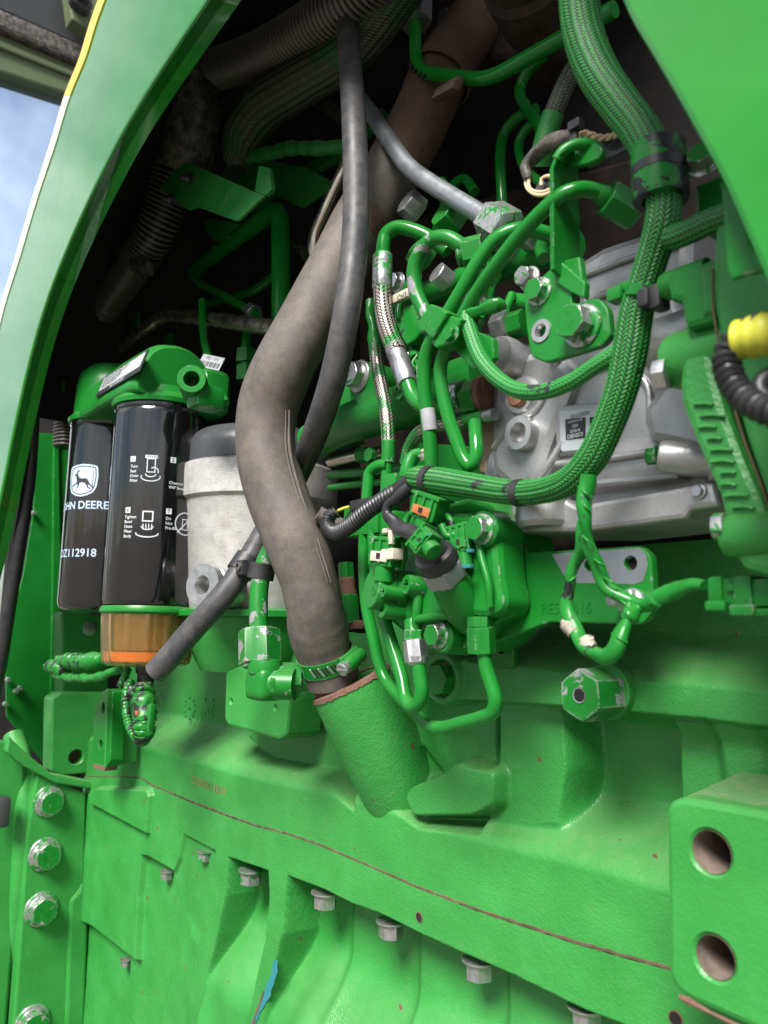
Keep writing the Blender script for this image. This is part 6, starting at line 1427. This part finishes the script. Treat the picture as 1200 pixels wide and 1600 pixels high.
mb = MB(); nutp(mb, 651, 1034, .464, 19, 34, (P(647, 1000, .463) - P(651, 1034, .464)).normalized(), .2); q = P(651, 1036, .464); lathe(mb, [(M(11, q), -.002), (M(17, q), .001), (M(18, q), .006)], q, VZ, 24); mb.build('line_nut', STEEL, l2)
mb = MB(); nutp(mb, 648, 1000, .464, 16, 16, VZ, .4); mb.build('adapter', PAINT_WW, l2)
tube('stub', [(646, 990, .466), (645, 970, .468)], PAINT_T, l2, rpx=14)

# small sensor behind the hose
ss = thing('oil_sensor', 'green sensor with a rusty brown waist just right of the big hose', 'sensor', P(545, 980, .56))
a = P(546, 975, .555); up_ = (P(540, 880, .555) - a).normalized(); Lh = (P(540, 880, .555) - a).length
mb = MB(); lathe(mb, [(M(15, a), 0), (M(16, a), Lh * .1), (M(16, a), Lh * .45), (M(14, a), Lh * .48)], a, up_, 28); mb.build('barrel', PAINT, ss)
mb = MB(); lathe(mb, [(M(14, a), Lh * .46), (M(15, a), Lh * .5), (M(13, a), Lh * .6), (M(14, a), Lh * .72), (M(11, a), Lh * .76)], a, up_, 28); mb.build('rusty_waist', RUST, ss)
mb = MB(); hexprism(mb, a + up_ * Lh * .74, up_, M(13, a), Lh * .26, .1); mb.build('hex_top', PAINT, ss)
mb = MB(); plate_mb(mb, [(548, 968), (572, 970), (566, 982), (540, 984)], .553, .006, 3, bev=.001); mb.build('rust_flake', RUST, ss)

# ------------------------------------------------------------------ bolts hanging under the pan flange
for x, y, Y, r in ((197, 1499, .568, 9), (262, 1361, .565, 11), (321, 1330, .562, 13), (393, 1359, .574, 19), (509, 1394, .574, 21), (611, 1439, .579, 22), (749, 1500, .579, 25), (916, 1573, .579, 27)):
    p = P(x, y, Y); p.z += .001; bolt(pan, p, -VZ, M(r * 1.1, p), kind='tall', side=ZINC if x % 3 else ZINCG, top=ZINC)
for x, y, rx in ((655, 1433, 5.5), (1056, 1592, 9)):
    q = P(x, y, PF); R0 = M(rx * 1.35, q)
    mb = MB(); lathe(mb, [(R0 * 1.05, .0003), (R0 * .9, .0008), (R0 * .86, .0006)], q, -VY, 24, cap0=False, cap1=False); mb.build('hole_rim', RUST, pan)
    mb = MB(); lathe(mb, [(R0 * .88, .0), (R0 * .88, .0004)], q, -VY, 24); mb.build('drilled_hole', NEARBLACK, pan)
# blue paint smear down the second rib
mb = MB(); vs = []; fs = []; n_ = 30
for i in range(n_):
    f = i / (n_ - 1); x = 432 - 42 * f ** 1.2; y = 1500 + 110 * f
    wl, wr = 3 + 3 * noise.noise(Vector((i * .25, 1, 0))), 8 * math.sin(PI * min(f * 1.2 + .1, 1) * .8) + 4 * noise.noise(Vector((i * .3, 5, 2)))
    vs += [P(x - wl, y, PF - .0009), P(x + wr, y, PF - .0009)]
    if i: fs.append((2 * i - 2, 2 * i, 2 * i + 1, 2 * i - 1))
mb.add(vs, fs); mb.build('blue_smear', BLUE, pan, sharp=None)
mb = MB(); vs = []; fs = []
for i in range(16):
    f = i / 15; x = 412 - 20 * f; y = 1548 + 60 * f; wl = 1 + 2 * abs(noise.noise(Vector((i * .8, 9, 0)))) ; vs += [P(x - wl, y, PF - .0014), P(x + wl, y, PF - .0014)]
    if i: fs.append((2 * i - 2, 2 * i, 2 * i + 1, 2 * i - 1))
mb.add(vs, fs); mb.build('bare_streak', RUST, pan, sharp=None)
# stamped serial number and casting dots on the block
mb = MB(); q = P(326, 1228, YB); text_flat(mb, 'CD6090L138247', M(17, q), q, (VX - VZ * .02).normalized(), VZ, .0006); mb.build('serial_number', rough_mat('rusty_stamp', (.12, .16, .06), (.26, .12, .07), .7, .2), block)['kind'] = 'stuff'
def dots(cx, cy, Y, pat, s, name='casting_dots'):
    mb = MB()
    for (u, v) in pat:
        q = P(cx + u * s, cy + v * s, Y); lathe(mb, [(M(2.6, q), -.001), (M(2.4, q), .0008), (M(1.2, q), .0016)], q, -VY, 10)
    tag(mb.build(name, CAST, block), kind='stuff')
dots(296, 1106, .603, [(0, -2), (-.8, -1.4), (.8, -1.4), (-1, -.5), (1, -.5), (0, .1), (-1, .7), (1, .7), (-.8, 1.6), (.8, 1.6), (0, 2.1)], 8)
dots(326, 1106, .603, [(-.6, -1.6), (.9, -1.4), (.9, -.3), (-.2, .6), (.6, .6), (-.8, 1.2), (.8, 1.4)], 8)

# ------------------------------------------------------------------ bottom left: block lugs, painted plugs under the filters
lg = thing('block_lug', 'square green cast lug with a round hole left under the filters', 'cast lug', P(110, 1212, .52))
XLG = XL - .01
plate('lug_face', [(82, 1092), (96, 1082), (170, 1082), (170, 1206), (96, 1212), (80, 1206)], XLG, .05, CASTF, lg, face='X', r=4, bev=.003, holes=((119, 1183, 11),), mh=STEEL)
q = PX(119, 1183, XLG - .03); mb = MB(); lathe(mb, [(M(16, q), 0), (M(16, q), .002)], q, VX, 24); mb.build('hole_floor', RUST, lg)
plate('upper_step', [(96, 955), (160, 960), (172, 1000), (170, 1085), (98, 1085)], XLG - .06, .05, CASTF, lg, face='X', r=6, bev=.004)
q = PX(140, 982, XLG - .06); mb = MB(); lathe(mb, [(M(11, q), 0), (M(11, q), .002), (M(8, q), .003)], q, VX, 24); mb.build('plug', ZINC, lg)
lug2 = thing('slotted_bracket', 'narrow green bracket with two holes and a rusty foot beside the square lug', 'bracket', P(165, 1200, .50))
plate('plate', [(158, 1082), (168, 1076), (176, 1080), (172, 1190), (164, 1200), (144, 1196), (146, 1120)], .502, .02, PAINT, lug2, r=4, holes=((161, 1106, 8), (157, 1164, 8)), mh=PAINT_W)
plate('return', [(168, 1076), (215, 1082), (214, 1190), (164, 1200)], P(170, 1130, .502).x + .001, .004, CASTF, lug2, face='X', r=3)
mb = MB(); plate_mb(mb, [(145, 1193), (165, 1197), (163, 1205), (146, 1201)], .5015, .02, 2, bev=.001); mb.build('rusty_foot', RUST, lug2)
cpn = thing('painted_plug', 'green paint clogged cable plug pointing left below the black filters', 'connector', P(120, 1065, .45))
tube('wire_loop', [(78, 1036, .44), (84, 1050, .438), (100, 1058, .438), (130, 1060, .438), (155, 1058, .44), (175, 1050, .445), (190, 1044, .455)], TAPE, cpn, rpx=6.5, seg=14, prof=wob)
tube('wire_loop', [(90, 1030, .44), (110, 1030, .438), (130, 1036, .44)], TAPE, cpn, rpx=6, seg=12, prof=wob)
cp2 = thing('painted_plug', 'green and black drain sensor plug hanging under the amber bowl', 'connector', P(225, 1162, .44))
def lumpy(name, pts, mat, parent, amp=.0016, seg=24, sq=.0):
    sd = random.random() * 50
    return tube(name, pts, mat, parent, seg=seg, ds=.0011, n=4, prof=lambda s, t: (amp * noise.noise(Vector((s * 260 + sd, math.cos(t) * 2.2, math.sin(t) * 2.2))) + sq * abs(math.sin(2 * t)) - (.0012 if (s * 190) % 1 < .16 else 0), 0))
PLG = paint('green_paint_clogged', .3, chip=.53, chipcol=(.014, .014, .016), dust=.2, chipscale=75)
lumpy('shell', [(224, 1066, .44, 12), (224, 1074, .44, 17), (224, 1090, .44, 17), (225, 1100, .438, 18.5), (225, 1108, .438, 17), (226, 1118, .437, 19), (226, 1128, .437, 18)], PLG, cp2, .002)
lumpy('lower_shell', [(226, 1126, .437, 16), (225, 1134, .436, 18), (224, 1146, .436, 17), (223, 1156, .437, 12), (222, 1162, .438, 6)], PLG, cp2, .0022)
mb = MB(); rbox(mb, P(236, 1122, .425), VX, VY, (VZ + VX * .12).normalized(), .006, .006, .034, .001); mb.build('latch', TAPE, cp2)
mb = MB(); rbox(mb, P(214, 1114, .424), VX, VY, VZ, .006, .003, .005, .0005); mb.build('red_seal', ORANGE, cp2)
lumpy('wire', [(206, 1062, .445, 6), (198, 1080, .438, 6.5), (196, 1100, .435, 6), (199, 1122, .434, 7), (206, 1145, .433, 6), (216, 1158, .434, 6)], PLG, cp2, .001, 14)
lumpy('wire', [(200, 1045, .45, 6), (194, 1060, .442, 6), (188, 1072, .44, 6)], PLG, cp2, .001, 12)
lumpy('nest', [(196, 1066, .446, 7), (206, 1078, .444, 9), (204, 1090, .444, 8)], BLACKP, cp2, .002, 12)
lumpy('shell', [(98, 1034, .44, 9), (108, 1033, .44, 13), (128, 1034, .44, 13.5), (140, 1033, .44, 11)], PLG, cpn, .0018)
lumpy('rear_shell', [(136, 1034, .441, 13), (146, 1032, .442, 14), (152, 1031, .443, 12), (160, 1030, .445, 8)], PAINT, cpn, .0008)
lumpy('tape_knot', [(72, 1044, .44, 4), (80, 1042, .44, 11), (92, 1044, .439, 12), (102, 1050, .438, 9)], PLG, cpn, .002)
